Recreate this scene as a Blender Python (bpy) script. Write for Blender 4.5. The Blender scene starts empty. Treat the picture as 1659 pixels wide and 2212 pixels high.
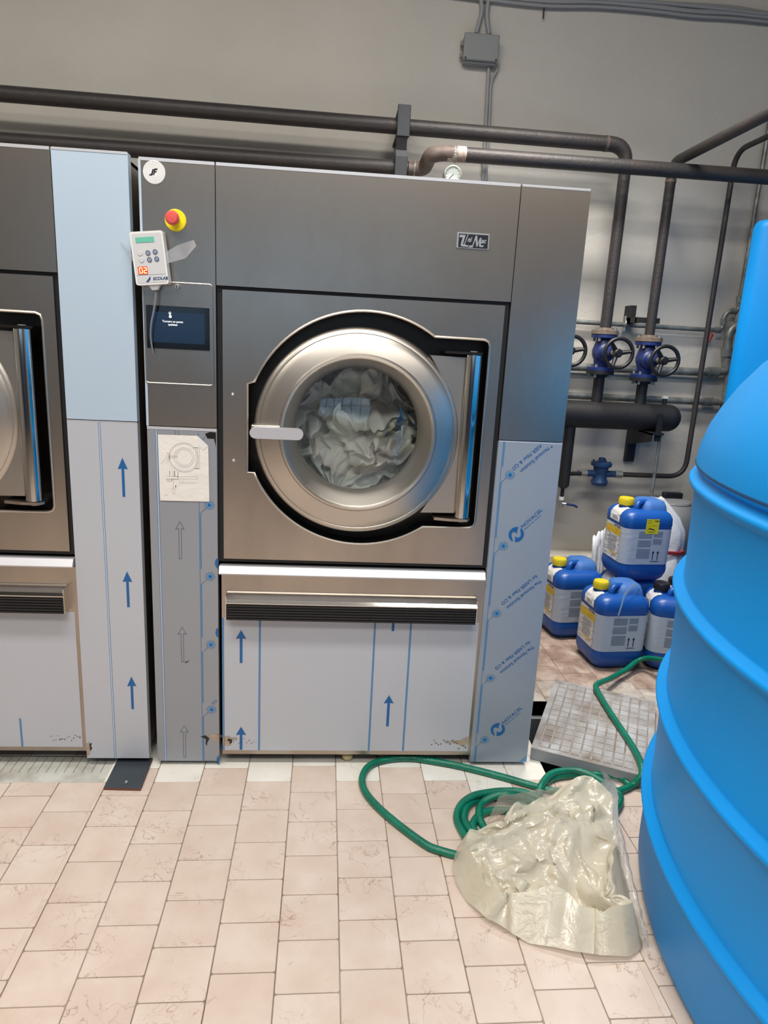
import bpy, math, random
from mathutils import Vector, Matrix, noise, geometry
random.seed(7)
S = bpy.context.scene
col = S.collection
PI = math.pi
def V(*a): return Vector(a)
def lin(c):
    c = c / 255.0
    return c / 12.92 if c <= 0.04045 else ((c + 0.055) / 1.055) ** 2.4
def rgb(r, g, b): return (lin(r), lin(g), lin(b), 1.0)

# ------------------------------------------------------------------ camera
FPX, IW, IH = 1484.58, 1659, 2212
yaw, pitch, roll = [math.radians(a) for a in (4.6851, 13.8592, 2.9765)]
CAM = V(0, -2.2036, 1.5)
fw = V(math.sin(yaw) * math.cos(pitch), math.cos(yaw) * math.cos(pitch), -math.sin(pitch))
r0 = V(math.cos(yaw), -math.sin(yaw), 0)
u0 = r0.cross(fw)
rt = math.cos(roll) * r0 + math.sin(roll) * u0
up = -math.sin(roll) * r0 + math.cos(roll) * u0
cd = bpy.data.cameras.new('camera')
cam = bpy.data.objects.new('camera', cd)
col.objects.link(cam)
cd.sensor_fit = 'VERTICAL'
cd.sensor_height = 24.0
cd.lens = 24.0 * FPX / IH
cd.clip_start = 0.02
cam.matrix_world = Matrix(((rt.x, up.x, -fw.x, CAM.x), (rt.y, up.y, -fw.y, CAM.y), (rt.z, up.z, -fw.z, CAM.z), (0, 0, 0, 1)))
S.camera = cam
def at(px, py, Y=None, Z=None):
    """the point where a sight line meets the upright plane y=Y or the level z=Z"""
    d = fw + rt * ((px - IW / 2) / FPX) - up * ((py - IH / 2) / FPX)
    t = (Y - CAM.y) / d.y if Y is not None else (Z - CAM.z) / d.z
    return CAM + d * t

# ------------------------------------------------------------------ light
W = bpy.data.worlds.new('world')
S.world = W
W.use_nodes = True
W.node_tree.nodes['Background'].inputs[0].default_value = (0.75, 0.85, 1.0, 1)
W.node_tree.nodes['Background'].inputs[1].default_value = 0.15
def area(name, loc, size, power, color, rot=(0, 0, 0), sy=None):
    l = bpy.data.lights.new(name, 'AREA')
    l.energy = power
    l.color = color
    l.shape = 'RECTANGLE'
    l.size = size
    l.size_y = sy or size
    o = bpy.data.objects.new(name, l)
    col.objects.link(o)
    o.location = loc
    o.rotation_euler = rot
    return o
LW = (1.0, 0.95, 0.88)
area('ceiling_light', (-0.6, -1.5, 4.3), 3.2, 112, LW, sy=0.5)
area('ceiling_light', (-0.6, -3.6, 4.3), 3.2, 75, LW, sy=0.5)
area('ceiling_light', (-3.6, -1.6, 4.3), 0.5, 35, LW, sy=3.0)
area('ceiling_light', (1.9, -4.2, 4.3), 2.4, 60, LW, sy=0.5)  # added fill lamp, lifts the reflection in the right steel panel
louvre = area('ceiling_light', (0.95, 0.95, 3.38), 1.1, 38, LW, sy=0.25)
louvre.data.spread = math.radians(112)
S.view_settings.view_transform = 'Standard'
S.view_settings.look = 'None'
S.view_settings.gamma = 1
S.view_settings.use_curve_mapping = False
S.view_settings.exposure = 0.35

# ------------------------------------------------------------------ materials
def mat(name, color, rough=0.5, metal=0.0, spec=0.5, var=0.0, vscale=6.0, vcol=None, bump=0.0, bscale=60.0,
        stretch=None, aniso=0.0, emit=None, estr=0.0, sheen=0.0, coat=0.0, rvar=0.0, sub=0.0):
    m = bpy.data.materials.new(name)
    m.use_nodes = True
    nt = m.node_tree
    N, L = nt.nodes, nt.links
    b = N['Principled BSDF']
    b.inputs['Base Color'].default_value = color
    b.inputs['Roughness'].default_value = rough
    b.inputs['Metallic'].default_value = metal
    b.inputs['Specular IOR Level'].default_value = spec
    b.inputs['Anisotropic'].default_value = aniso
    b.inputs['Coat Weight'].default_value = coat
    b.inputs['Subsurface Weight'].default_value = sub
    if emit:
        b.inputs['Emission Color'].default_value = emit
        b.inputs['Emission Strength'].default_value = estr
    tc = N.new('ShaderNodeTexCoord')
    mp = N.new('ShaderNodeMapping')
    L.new(tc.outputs['Object'], mp.inputs[0])
    if stretch: mp.inputs['Scale'].default_value = stretch
    if var or vcol or rvar:
        n = N.new('ShaderNodeTexNoise')
        n.inputs['Scale'].default_value = vscale
        n.inputs['Detail'].default_value = 6
        n.inputs['Roughness'].default_value = 0.6
        L.new(mp.outputs[0], n.inputs['Vector'])
        rp = N.new('ShaderNodeMapRange')
        rp.inputs['From Min'].default_value = 0.35
        rp.inputs['From Max'].default_value = 0.68
        L.new(n.outputs['Fac'], rp.inputs['Value'])
        if var or vcol:
            mx = N.new('ShaderNodeMix')
            mx.data_type = 'RGBA'
            c2 = vcol or tuple(max(0, x * (1 - var)) for x in color[:3]) + (1,)
            mx.inputs['A'].default_value = color
            mx.inputs['B'].default_value = c2
            L.new(rp.outputs[0], mx.inputs['Factor'])
            L.new(mx.outputs['Result'], b.inputs['Base Color'])
        if rvar:
            r2 = N.new('ShaderNodeMapRange')
            r2.inputs['To Min'].default_value = rough - rvar
            r2.inputs['To Max'].default_value = rough + rvar
            L.new(n.outputs['Fac'], r2.inputs['Value'])
            L.new(r2.outputs[0], b.inputs['Roughness'])
    if bump:
        n2 = N.new('ShaderNodeTexNoise')
        n2.inputs['Scale'].default_value = bscale
        n2.inputs['Detail'].default_value = 4
        L.new(mp.outputs[0], n2.inputs['Vector'])
        bp = N.new('ShaderNodeBump')
        bp.inputs['Strength'].default_value = bump
        bp.inputs['Distance'].default_value = 0.01
        L.new(n2.outputs['Fac'], bp.inputs['Height'])
        L.new(bp.outputs[0], b.inputs['Normal'])
    return m

M = {}
M['plaster'] = mat('plaster', rgb(198, 194, 186), 0.85, var=0.10, vscale=1.3, bump=0.25, bscale=45)
M['plaster_dim'] = mat('plaster_dim', rgb(160, 150, 138), 0.85)
M['plaster_grey'] = mat('plaster_grey', rgb(158, 154, 148), 0.85, var=0.08, vscale=1.3)
M['added_dado'] = mat('added_blue_dado', rgb(52, 66, 88), 0.5)
M['ceiling'] = mat('ceiling_paint', rgb(120, 116, 110), 0.9)
M['grout'] = mat('grout', rgb(120, 100, 84), 0.9, vcol=rgb(168, 158, 146), vscale=2.2)
M['steel'] = mat('brushed_steel', rgb(184, 174, 163), 0.33, 1.0, var=0.20, vscale=3.5, stretch=(1, 1, 0.5), rvar=0.06, bump=0.05, bscale=4, aniso=0.3)
M['door_steel'] = mat('spun_steel', rgb(196, 190, 182), 0.35, 1.0, var=0.08, vscale=4, rvar=0.06, bump=0.03, bscale=7)
M['polished'] = mat('polished_steel', rgb(205, 203, 200), 0.10, 1.0)
M['bright_edge'] = mat('bright_metal_edge', rgb(235, 236, 240), 0.3, 0.6)
M['handle_alu'] = mat('satin_aluminium', rgb(205, 205, 210), 0.38, 0.5)
M['dark_gap'] = mat('black_gasket', rgb(16, 17, 20), 0.5)
M['recess'] = mat('recess_steel', rgb(62, 58, 54), 0.35, 0.9)
M['film'] = mat('protective_film', rgb(186, 190, 198), 0.38, 0.15, var=0.03, vscale=2)
M['film_blue'] = mat('blue_white_film', rgb(182, 201, 218), 0.38, 0.15, var=0.03, vscale=2)
M['film_grey'] = mat('grey_film', rgb(150, 154, 161), 0.36, 0.25, var=0.03, vscale=3)
M['film_cool'] = mat('cool_grey_film', rgb(150, 160, 172), 0.38, 0.2, var=0.03, vscale=3)
M['ink'] = mat('blue_print', rgb(20, 92, 152), 0.45)
M['ink_soft'] = mat('pale_blue_print', rgb(84, 140, 184), 0.45)
M['ink_dark'] = mat('dark_outline_print', rgb(52, 62, 92), 0.45)
M['adhesive'] = mat('torn_film_adhesive', rgb(176, 158, 138), 0.6, var=0.3, vscale=40)
M['grime'] = mat('black_grime', rgb(40, 36, 34), 0.8)
M['white_plastic'] = mat('white_plastic', rgb(222, 222, 220), 0.4)
M['paper'] = mat('paper', rgb(226, 222, 216), 0.75, bump=0.35, bscale=28)
M['pencil'] = mat('grey_drawing_line', rgb(130, 128, 130), 0.8)
M['pencil_dark'] = mat('dark_drawing_line', rgb(62, 60, 64), 0.8)
M['black_plastic'] = mat('black_plastic', rgb(24, 23, 26), 0.38)
M['black_slat'] = mat('black_slat', rgb(30, 28, 30), 0.45, var=0.3, vscale=50)
M['screen_glass'] = mat('screen_glass', rgb(10, 11, 15), 0.12, coat=0.3)
M['screen'] = mat('lit_screen', rgb(20, 34, 52), 0.15, emit=rgb(28, 48, 74), estr=0.25)
M['screen_text'] = mat('screen_text', rgb(220, 225, 230), 0.5, emit=(1, 1, 1, 1), estr=0.55)
M['yellow'] = mat('yellow_plastic', rgb(238, 218, 30), 0.4)
M['red_button'] = mat('red_mushroom', rgb(214, 84, 78), 0.45)
M['lcd'] = mat('green_lcd', rgb(104, 186, 164), 0.3)
M['led_back'] = mat('led_window', rgb(190, 40, 30), 0.3, emit=rgb(230, 60, 30), estr=0.5)
M['led'] = mat('led_digit', (1, 0.5, 0.1, 1), 0.5, emit=(1.0, 0.62, 0.18, 1), estr=3.0)
M['navy'] = mat('navy_print', rgb(36, 66, 112), 0.5)
M['grey_key'] = mat('grey_key', rgb(196, 198, 200), 0.5)
M['cable_grey'] = mat('grey_cable', rgb(120, 120, 126), 0.5)
M['black_badge'] = mat('black_badge', rgb(24, 26, 36), 0.4)
M['silver'] = mat('silver_letters', rgb(176, 180, 182), 0.35, 0.5)
M['tank'] = mat('blue_polyethylene', rgb(4, 142, 222), 0.45, spec=0.3, var=0.06, vscale=2.0, bump=0.04, bscale=30, sub=0.0)
M['tank_seam'] = mat('tank_seam', rgb(14, 74, 122), 0.5)
M['jug_blue'] = mat('blue_canister_plastic', rgb(16, 80, 162), 0.38, var=0.10, vscale=8, spec=0.5)
M['dust'] = mat('dusty_blue_plastic', rgb(70, 112, 170), 0.6, vcol=rgb(34, 94, 172), vscale=9)
M['label'] = mat('silver_white_label', rgb(176, 186, 200), 0.45, bump=0.15, bscale=18, stretch=(1, 1, 3))
M['label_white'] = mat('crinkled_white_label', rgb(206, 206, 206), 0.4, bump=0.8, bscale=24, stretch=(1, 1, 2))
M['label_text'] = mat('label_text_grey', rgb(120, 132, 150), 0.6)
M['label_yellow'] = mat('yellow_label', rgb(214, 178, 30), 0.45, bump=0.5, bscale=24)
M['sticker_yellow'] = mat('yellow_sticker', rgb(226, 212, 20), 0.5, bump=0.2, bscale=30)
M['ink_navy'] = mat('dark_navy_print', rgb(14, 24, 58), 0.5)
M['cap_yellow'] = mat('yellow_cap', rgb(206, 186, 32), 0.4)
M['cap_black'] = mat('black_cap', rgb(26, 22, 24), 0.4)
M['pipe'] = mat('dark_iron_pipe', rgb(52, 51, 53), 0.5, 0.2, vcol=rgb(62, 56, 54), vscale=9, bump=0.2, bscale=60)
M['pipe_rust'] = mat('rusty_elbow', rgb(82, 70, 66), 0.6, 0.2, vcol=rgb(116, 102, 94), vscale=16)
M['weld_white'] = mat('pale_weld_zone', rgb(190, 182, 172), 0.6, vcol=rgb(120, 92, 78), vscale=25)
M['galv'] = mat('galvanised_steel', rgb(150, 154, 152), 0.42, 0.5, vcol=rgb(112, 114, 110), vscale=22)
M['rust'] = mat('rust', rgb(104, 88, 74), 0.7, vcol=rgb(132, 120, 106), vscale=30)
M['black_paint'] = mat('matt_black_paint', rgb(30, 29, 31), 0.55, bump=0.1, bscale=60)
M['bracket'] = mat('dark_grey_steel', rgb(48, 52, 58), 0.5, 0.2)
M['valve_blue'] = mat('blue_cast_iron', rgb(28, 46, 104), 0.45, var=0.25, vscale=14)
M['trap_blue'] = mat('blue_painted_trap', rgb(34, 66, 112), 0.45, var=0.25, vscale=14)
M['nut'] = mat('zinc_nuts', rgb(170, 170, 166), 0.35, 0.7)
M['conduit'] = mat('grey_conduit', rgb(150, 151, 153), 0.5)
M['box_grey'] = mat('grey_junction_box', rgb(134, 137, 138), 0.5)
M['dial'] = mat('dial_face', rgb(208, 218, 216), 0.4)
M['hose'] = mat('green_hose', rgb(0, 118, 92), 0.28, var=0.35, vscale=14, bump=0.25, bscale=260)
M['lid'] = mat('grey_plastic_lid', rgb(176, 178, 180), 0.5, vcol=rgb(126, 116, 106), vscale=8)
M['lid_dirt'] = mat('dirt_in_grooves', rgb(118, 106, 96), 0.8, vcol=rgb(160, 154, 146), vscale=9)
M['lid_side'] = mat('grey_lid_side', rgb(140, 144, 148), 0.5)
M['pit'] = mat('pit_wall', rgb(128, 134, 138), 0.7, var=0.2, vscale=5)
M['pit_dark'] = mat('pit_bottom', rgb(36, 38, 42), 0.6)
M['plate'] = mat('dark_steel_plate', rgb(66, 74, 82), 0.4, 0.3, var=0.15, vscale=12)
M['plate_rust'] = mat('plate_rusty_edge', rgb(110, 66, 50), 0.7)
M['drain'] = mat('pale_drain_channel', rgb(196, 198, 190), 0.6, vcol=rgb(152, 146, 136), vscale=9)
M['sack'] = mat('white_sack', rgb(212, 216, 222), 0.55, bump=0.3, bscale=30)
M['red_cord'] = mat('red_cord', rgb(168, 52, 60), 0.6)
M['bin'] = mat('grey_drum_plastic', rgb(120, 122, 124), 0.55)
M['jug_white'] = mat('white_jug', rgb(190, 198, 202), 0.4)
M['linen'] = mat('linen', rgb(226, 228, 216), 0.8, vcol=rgb(206, 204, 214), vscale=5, bump=0.15, bscale=120)
M['drum'] = mat('perforated_drum', rgb(120, 120, 124), 0.35, 0.9)
M['skirting'] = mat('white_ledge', rgb(214, 208, 196), 0.7, var=0.1, vscale=10)
M['pvc'] = mat('grey_pvc_pipe', rgb(118, 118, 120), 0.5)
M['wad'] = mat('yellowish_wad', rgb(190, 176, 130), 0.8, var=0.3, vscale=60)
M['tie'] = mat('pale_blue_strap', rgb(140, 170, 200), 0.4)

def tile_material(name, base, base2, dirt):
    m = bpy.data.materials.new(name)
    m.use_nodes = True
    N, L = m.node_tree.nodes, m.node_tree.links
    b = N['Principled BSDF']
    b.inputs['Roughness'].default_value = 0.32
    b.inputs['Specular IOR Level'].default_value = 0.4
    g = N.new('ShaderNodeNewGeometry')
    tc = N.new('ShaderNodeTexCoord')
    def mix(f, a, c):
        x = N.new('ShaderNodeMix')
        x.data_type = 'RGBA'
        if isinstance(f, float): x.inputs['Factor'].default_value = f
        else: L.new(f, x.inputs['Factor'])
        for s, k in ((a, 'A'), (c, 'B')):
            if isinstance(s, tuple): x.inputs[k].default_value = s
            else: L.new(s, x.inputs[k])
        return x.outputs['Result']
    def rng(v, a, c, t0=0.0, t1=1.0):
        r = N.new('ShaderNodeMapRange')
        r.inputs['From Min'].default_value = a
        r.inputs['From Max'].default_value = c
        r.inputs['To Min'].default_value = t0
        r.inputs['To Max'].default_value = t1
        L.new(v, r.inputs['Value'])
        return r.outputs[0]
    def noi(s, d=5, dist=0.0, rand=True):
        n = N.new('ShaderNodeTexNoise')
        n.noise_dimensions = '4D'
        n.inputs['Scale'].default_value = s
        n.inputs['Detail'].default_value = d
        n.inputs['Distortion'].default_value = dist
        L.new(tc.outputs['Object'], n.inputs['Vector'])
        if rand:
            mu = N.new('ShaderNodeMath')
            mu.operation = 'MULTIPLY'
            mu.inputs[1].default_value = 40
            L.new(g.outputs['Random Per Island'], mu.inputs[0])
            L.new(mu.outputs[0], n.inputs['W'])
        return n.outputs['Fac']
    def math_(op, a, c):
        x = N.new('ShaderNodeMath')
        x.operation = op
        for i, s in enumerate((a, c)):
            if isinstance(s, float): x.inputs[i].default_value = s
            else: L.new(s, x.inputs[i])
        return x.outputs[0]
    c0 = mix(rng(noi(9), 0.35, 0.65), base, base2)
    hs = mix(rng(g.outputs['Random Per Island'], 0, 1, 0, 0.25), c0, tuple(x * 0.86 for x in base2[:3]) + (1,))
    # fine craze veins where a warped noise crosses its mid value
    v = noi(13, 6, 1.6)
    d = math_('ABSOLUTE', math_('SUBTRACT', v, 0.5), 0.0)
    vein = rng(d, 0.0, 0.012, 1.0, 0.0)
    mask = rng(noi(7, 3), 0.52, 0.62)
    vf = math_('MULTIPLY', math_('MULTIPLY', vein, mask), 0.8)
    c1 = mix(vf, hs, rgb(150, 116, 98))
    sp = rng(noi(26, 8, 0.5, False), 0.66, 0.76)
    big = rng(noi(2.2, 3, 0.0, False), 0.48, 0.66)
    c2 = mix(math_('MULTIPLY', math_('MULTIPLY', sp, big), 0.75), c1, dirt)
    # brownish trodden dirt lies on the far side of the washers, towards the wall
    sx = N.new('ShaderNodeSeparateXYZ')
    L.new(tc.outputs['Object'], sx.inputs[0])
    far = rng(sx.outputs['Y'], 0.2, 0.6)
    dn = rng(noi(12, 7, 0.6, False), 0.30, 0.62, 0.25, 1.0)
    c3 = mix(math_('MULTIPLY', math_('MULTIPLY', far, dn), 0.8), c2, rgb(120, 92, 78))
    L.new(c3, b.inputs['Base Color'])
    L.new(rng(noi(20), 0.3, 0.7, 0.24, 0.42), b.inputs['Roughness'])
    return m
M['tile'] = tile_material('pink_beige_tile', rgb(214, 199, 187), rgb(203, 184, 170), rgb(128, 98, 78))
M['tile_white'] = tile_material('white_tile', rgb(232, 230, 222), rgb(220, 216, 206), rgb(120, 108, 90))

def glass_mat(name, tint, gloss_rough=0.0, f0=0.06, k=1.0):
    m = bpy.data.materials.new(name)
    m.use_nodes = True
    N, L = m.node_tree.nodes, m.node_tree.links
    N.remove(N['Principled BSDF'])
    t = N.new('ShaderNodeBsdfTransparent')
    t.inputs[0].default_value = tint
    g = N.new('ShaderNodeBsdfGlossy')
    g.inputs['Roughness'].default_value = gloss_rough
    fr = N.new('ShaderNodeFresnel')
    fr.inputs[0].default_value = 1.5
    mu = N.new('ShaderNodeMath')
    mu.operation = 'MULTIPLY_ADD'
    mu.inputs[1].default_value = k
    mu.inputs[2].default_value = f0
    L.new(fr.outputs[0], mu.inputs[0])
    x = N.new('ShaderNodeMixShader')
    L.new(mu.outputs[0], x.inputs[0])
    L.new(t.outputs[0], x.inputs[1])
    L.new(g.outputs[0], x.inputs[2])
    L.new(x.outputs[0], N['Material Output'].inputs[0])
    return m
M['glass'] = glass_mat('door_glass', (0.86, 0.9, 0.88, 1), 0.02, 0.05)


def poly_film(name, base, transp, transl):
    m = bpy.data.materials.new(name)
    m.use_nodes = True
    N, L = m.node_tree.nodes, m.node_tree.links
    b = N['Principled BSDF']
    b.inputs['Base Color'].default_value = base
    b.inputs['Roughness'].default_value = 0.20
    b.inputs['Specular IOR Level'].default_value = 0.9
    tc = N.new('ShaderNodeTexCoord')
    n = N.new('ShaderNodeTexNoise')
    n.inputs['Scale'].default_value = 16
    n.inputs['Detail'].default_value = 5
    n.inputs['Distortion'].default_value = 1.2
    L.new(tc.outputs['Object'], n.inputs[0])
    vo = N.new('ShaderNodeTexVoronoi')
    vo.inputs['Scale'].default_value = 13
    wp = N.new('ShaderNodeMix')
    wp.data_type = 'RGBA'
    wp.inputs['Factor'].default_value = 0.12
    L.new(tc.outputs['Object'], wp.inputs['A'])
    L.new(n.outputs['Color'], wp.inputs['B'])
    L.new(wp.outputs['Result'], vo.inputs['Vector'])
    ad = N.new('ShaderNodeMath')
    ad.operation = 'MULTIPLY_ADD'
    ad.inputs[1].default_value = 0.7
    L.new(vo.outputs['Distance'], ad.inputs[0])
    L.new(n.outputs['Fac'], ad.inputs[2])
    bp = N.new('ShaderNodeBump')
    bp.inputs['Strength'].default_value = 0.45
    bp.inputs['Distance'].default_value = 0.007
    L.new(ad.outputs[0], bp.inputs['Height'])
    L.new(bp.outputs[0], b.inputs['Normal'])
    tl = N.new('ShaderNodeBsdfTranslucent')
    tl.inputs[0].default_value = base
    tr = N.new('ShaderNodeBsdfTransparent')
    x1 = N.new('ShaderNodeMixShader')
    x1.inputs[0].default_value = transl
    L.new(b.outputs[0], x1.inputs[1])
    L.new(tl.outputs[0], x1.inputs[2])
    x2 = N.new('ShaderNodeMixShader')
    x2.inputs[0].default_value = transp
    L.new(x1.outputs[0], x2.inputs[1])
    L.new(tr.outputs[0], x2.inputs[2])
    L.new(x2.outputs[0], N['Material Output'].inputs[0])
    return m
M['bag'] = poly_film('yellowish_polythene', rgb(228, 223, 204), 0.20, 0.35)
M['bag_thin'] = poly_film('thin_clear_polythene', rgb(214, 210, 204), 0.45, 0.3)
M['bag_grey'] = poly_film('grey_polythene', rgb(178, 182, 186), 0.12, 0.25)

M['clear_tape'] = poly_film('clear_tape', rgb(235, 238, 242), 0.72, 0.3)
# ------------------------------------------------------------------ mesh builder
ORG = {}
def setp(o, label=None, cat=None, group=None, kind=None):
    if label: o['label'] = label
    if cat: o['category'] = cat
    if group: o['group'] = group
    if kind: o['kind'] = kind
    return o
def thing(name, label, cat, loc=(0, 0, 0), group=None, local=False):
    o = bpy.data.objects.new(name, None)
    o.empty_display_size = 0.05
    col.objects.link(o)
    o.location = loc
    ORG[o] = V(0, 0, 0) if local else V(*loc)
    return setp(o, label, cat, group)

def rounded(pts, r, n=6):
    """polyline with its inner corners rounded off"""
    pts = [Vector(p) for p in pts]
    out = [pts[0]]
    for i in range(1, len(pts) - 1):
        a, b, c = pts[i - 1], pts[i], pts[i + 1]
        d1, d2 = (a - b), (c - b)
        k = min(r, d1.length * 0.49, d2.length * 0.49)
        p, q = b + d1.normalized() * k, b + d2.normalized() * k
        for j in range(n + 1):
            t = j / n
            out.append((1 - t) ** 2 * p + 2 * t * (1 - t) * b + t * t * q)
    out.append(pts[-1])
    return out
def smooth_path(pts, n=6, closed=False):
    pts = [Vector(p) for p in pts]
    out = []
    L_ = len(pts)
    for i in range(L_ - 1 if not closed else L_):
        g = (lambda k: pts[k % L_]) if closed else (lambda k: pts[max(0, min(L_ - 1, k))])
        a, b, c, d = g(i - 1), g(i), g(i + 1), g(i + 2)
        for j in range(n):
            t = j / n
            out.append(0.5 * ((2 * b) + (c - a) * t + (2 * a - 5 * b + 4 * c - d) * t * t + (3 * b - a - 3 * c + d) * t ** 3))
    if not closed: out.append(pts[-1])
    return out
def rrect(hx, hy, r, n=4, cx=0, cy=0):
    o = []
    r = min(r, hx, hy)
    for sx, sy, a0 in ((1, 1, 0), (-1, 1, 90), (-1, -1, 180), (1, -1, 270)):
        for i in range(n + 1):
            a = math.radians(a0 + 90 * i / n)
            o.append((cx + sx * (hx - r) + r * math.cos(a), cy + sy * (hy - r) + r * math.sin(a)))
    return o
def circle2(cx, cy, r, n=48, a0=0, a1=360):
    return [(cx + r * math.cos(math.radians(a0 + (a1 - a0) * i / n)), cy + r * math.sin(math.radians(a0 + (a1 - a0) * i / n))) for i in range(n if a1 - a0 == 360 else n + 1)]

# ------------------------------------------------------------------ settling crumpled sheets
def settle(outline, n, gather, amp, freq, bend, frames, seed, mound=None, rim=False):
    """let a sheet, gathered to the outline, drop and crumple on a level surface; returns points and faces"""
    def reach(a):
        best, d0, d1 = 0, math.cos(a), math.sin(a)
        for i in range(len(outline)):
            p, q = outline[i], outline[(i + 1) % len(outline)]
            ex, ey = q[0] - p[0], q[1] - p[1]
            det = -d0 * ey + d1 * ex
            if abs(det) < 1e-12: continue
            t = (-p[0] * ey + p[1] * ex) / det
            u = (d0 * p[1] - d1 * p[0]) / det
            if t > 0 and -1e-6 <= u <= 1 + 1e-6: best = max(best, t)
        return best
    rest, start, edge = [], [], []
    for i in range(n):
        for j in range(n):
            u, v = 2 * i / (n - 1) - 1, 2 * j / (n - 1) - 1
            x, y = u * math.sqrt(1 - v * v / 2), v * math.sqrt(1 - u * u / 2)
            r, a = math.hypot(x, y), math.atan2(y, x)
            R_ = reach(a) if r > 1e-9 else 0
            X, Y = r * R_ * math.cos(a), r * R_ * math.sin(a)
            rest.append((X * gather, Y * gather, 0.1))
            w = noise.noise_vector(V(X * freq, Y * freq, seed))
            if rim and (i in (0, n - 1) or j in (0, n - 1)):
                edge.append(i * n + j)
                f_ = 1 + .03 * w.z
                start.append((X * f_, Y * f_, .006 + .035 * abs(w.x)))
                continue
            start.append((X + w.x * .03, Y + w.y * .03, .12 + amp * noise.noise(V(X * freq * 1.1, Y * freq * 1.1, seed + 5)) + .5 * amp * noise.noise(V(X * freq * 2.7, Y * freq * 2.7, seed + 9))))
    fs = [(i * n + j, (i + 1) * n + j, (i + 1) * n + j + 1, i * n + j + 1) for i in range(n - 1) for j in range(n - 1)]
    made = []
    def put(vs, f):
        m = bpy.data.meshes.new('settling_sheet')
        m.from_pydata(vs, [], f)
        o = bpy.data.objects.new('settling_sheet', m)
        col.objects.link(o)
        made.append(o)
        return o
    o = put(start, fs)
    o.shape_key_add(name='Basis')
    k = o.shape_key_add(name='rest')
    for i, p in enumerate(rest): k.data[i].co = p
    k.value = 0
    c = o.modifiers.new('cloth', 'CLOTH')
    q = c.settings
    q.quality = 12
    q.mass = .25
    q.tension_stiffness = q.compression_stiffness = 40
    q.shear_stiffness = 20
    q.bending_stiffness = bend
    q.tension_damping = q.compression_damping = 10
    q.bending_damping = 1
    q.air_damping = 1
    q.rest_shape_key = k
    if edge:
        gp = o.vertex_groups.new(name='rim')
        gp.add(edge, 1.0, 'REPLACE')
        q.vertex_group_mass = 'rim'
    cs = c.collision_settings
    cs.use_self_collision = True
    cs.self_distance_min = .0015
    cs.distance_min = .004
    cs.collision_quality = 5
    def collider(vs, f):
        g = put(vs, f)
        g.modifiers.new('collision', 'COLLISION')
        g.collision.cloth_friction = 60
        g.collision.thickness_outer = .003
    collider([(-3, -3, 0), (3, -3, 0), (3, 3, 0), (-3, 3, 0)], [(0, 1, 2, 3)])
    if mound:
        # tent-shaped ridges (x0, y0, x1, y1, height, steepness) prop the sheet up from inside
        vs, f, g = [], [], 44
        for i in range(g):
            for j in range(g):
                x, y = -.30 + .60 * i / (g - 1), -.30 + .62 * j / (g - 1)
                h = -.02
                for x0, y0, x1, y1, hh, st in mound:
                    ex, ey = x1 - x0, y1 - y0
                    t = max(0, min(1, ((x - x0) * ex + (y - y0) * ey) / (ex * ex + ey * ey)))
                    dd = math.hypot(x - x0 - ex * t, y - y0 - ey * t)
                    h = max(h, hh * (1 - .25 * abs(t - .5)) - st * dd)
                vs.append((x, y, h))
        f = [(i * g + j, (i + 1) * g + j, (i + 1) * g + j + 1, i * g + j + 1) for i in range(g - 1) for j in range(g - 1)]
        collider(vs, f)
    S.frame_end = frames
    c.point_cache.frame_end = frames
    for fr in range(1, frames + 1): S.frame_set(fr)
    m = o.evaluated_get(bpy.context.evaluated_depsgraph_get()).to_mesh()
    out = [(max(-.36, min(.36, v.co.x)), max(-.36, min(.36, v.co.y)), max(.003, min(.22, v.co.z))) for v in m.vertices]
    S.frame_set(1)
    for g in made:
        me = g.data
        bpy.data.objects.remove(g)
        bpy.data.meshes.remove(me)
    return out, fs
BAG_FOOT = [(.402, -.515), (.425, -.445), (.50, -.405), (.59, -.355), (.70, -.295), (.80, -.262), (.885, -.262), (.93, -.300), (.935, -.385), (.915, -.470), (.890, -.560), (.872, -.650), (.862, -.730), (.845, -.790), (.795, -.822), (.72, -.820), (.66, -.808), (.58, -.782), (.518, -.752), (.455, -.710), (.425, -.650), (.405, -.580)]
BAG = settle([(x - .68, y + .54) for x, y in BAG_FOOT], 62, 1.20, .08, 6.0, 1.6, 36, 3, ((-.20, .02, .18, .20, .115, 1.0), (-.17, -.07, .05, .04, .085, 1.1), (.05, .04, .20, .10, .10, 1.2), (.12, -.19, .15, .02, .068, 1.1), (-.12, -.17, .02, -.06, .055, 1.0), (-.05, -.235, .14, -.25, .035, .8), (-.05, .12, -.02, -.02, .10, 1.4), (.08, .19, .05, .0, .115, 1.5)), True)
LINEN = settle([(.33 * math.cos(2 * PI * i / 32), .33 * math.sin(2 * PI * i / 32)) for i in range(32)], 72, 1.95, .17, 9, .15, 34, 11)

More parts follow.
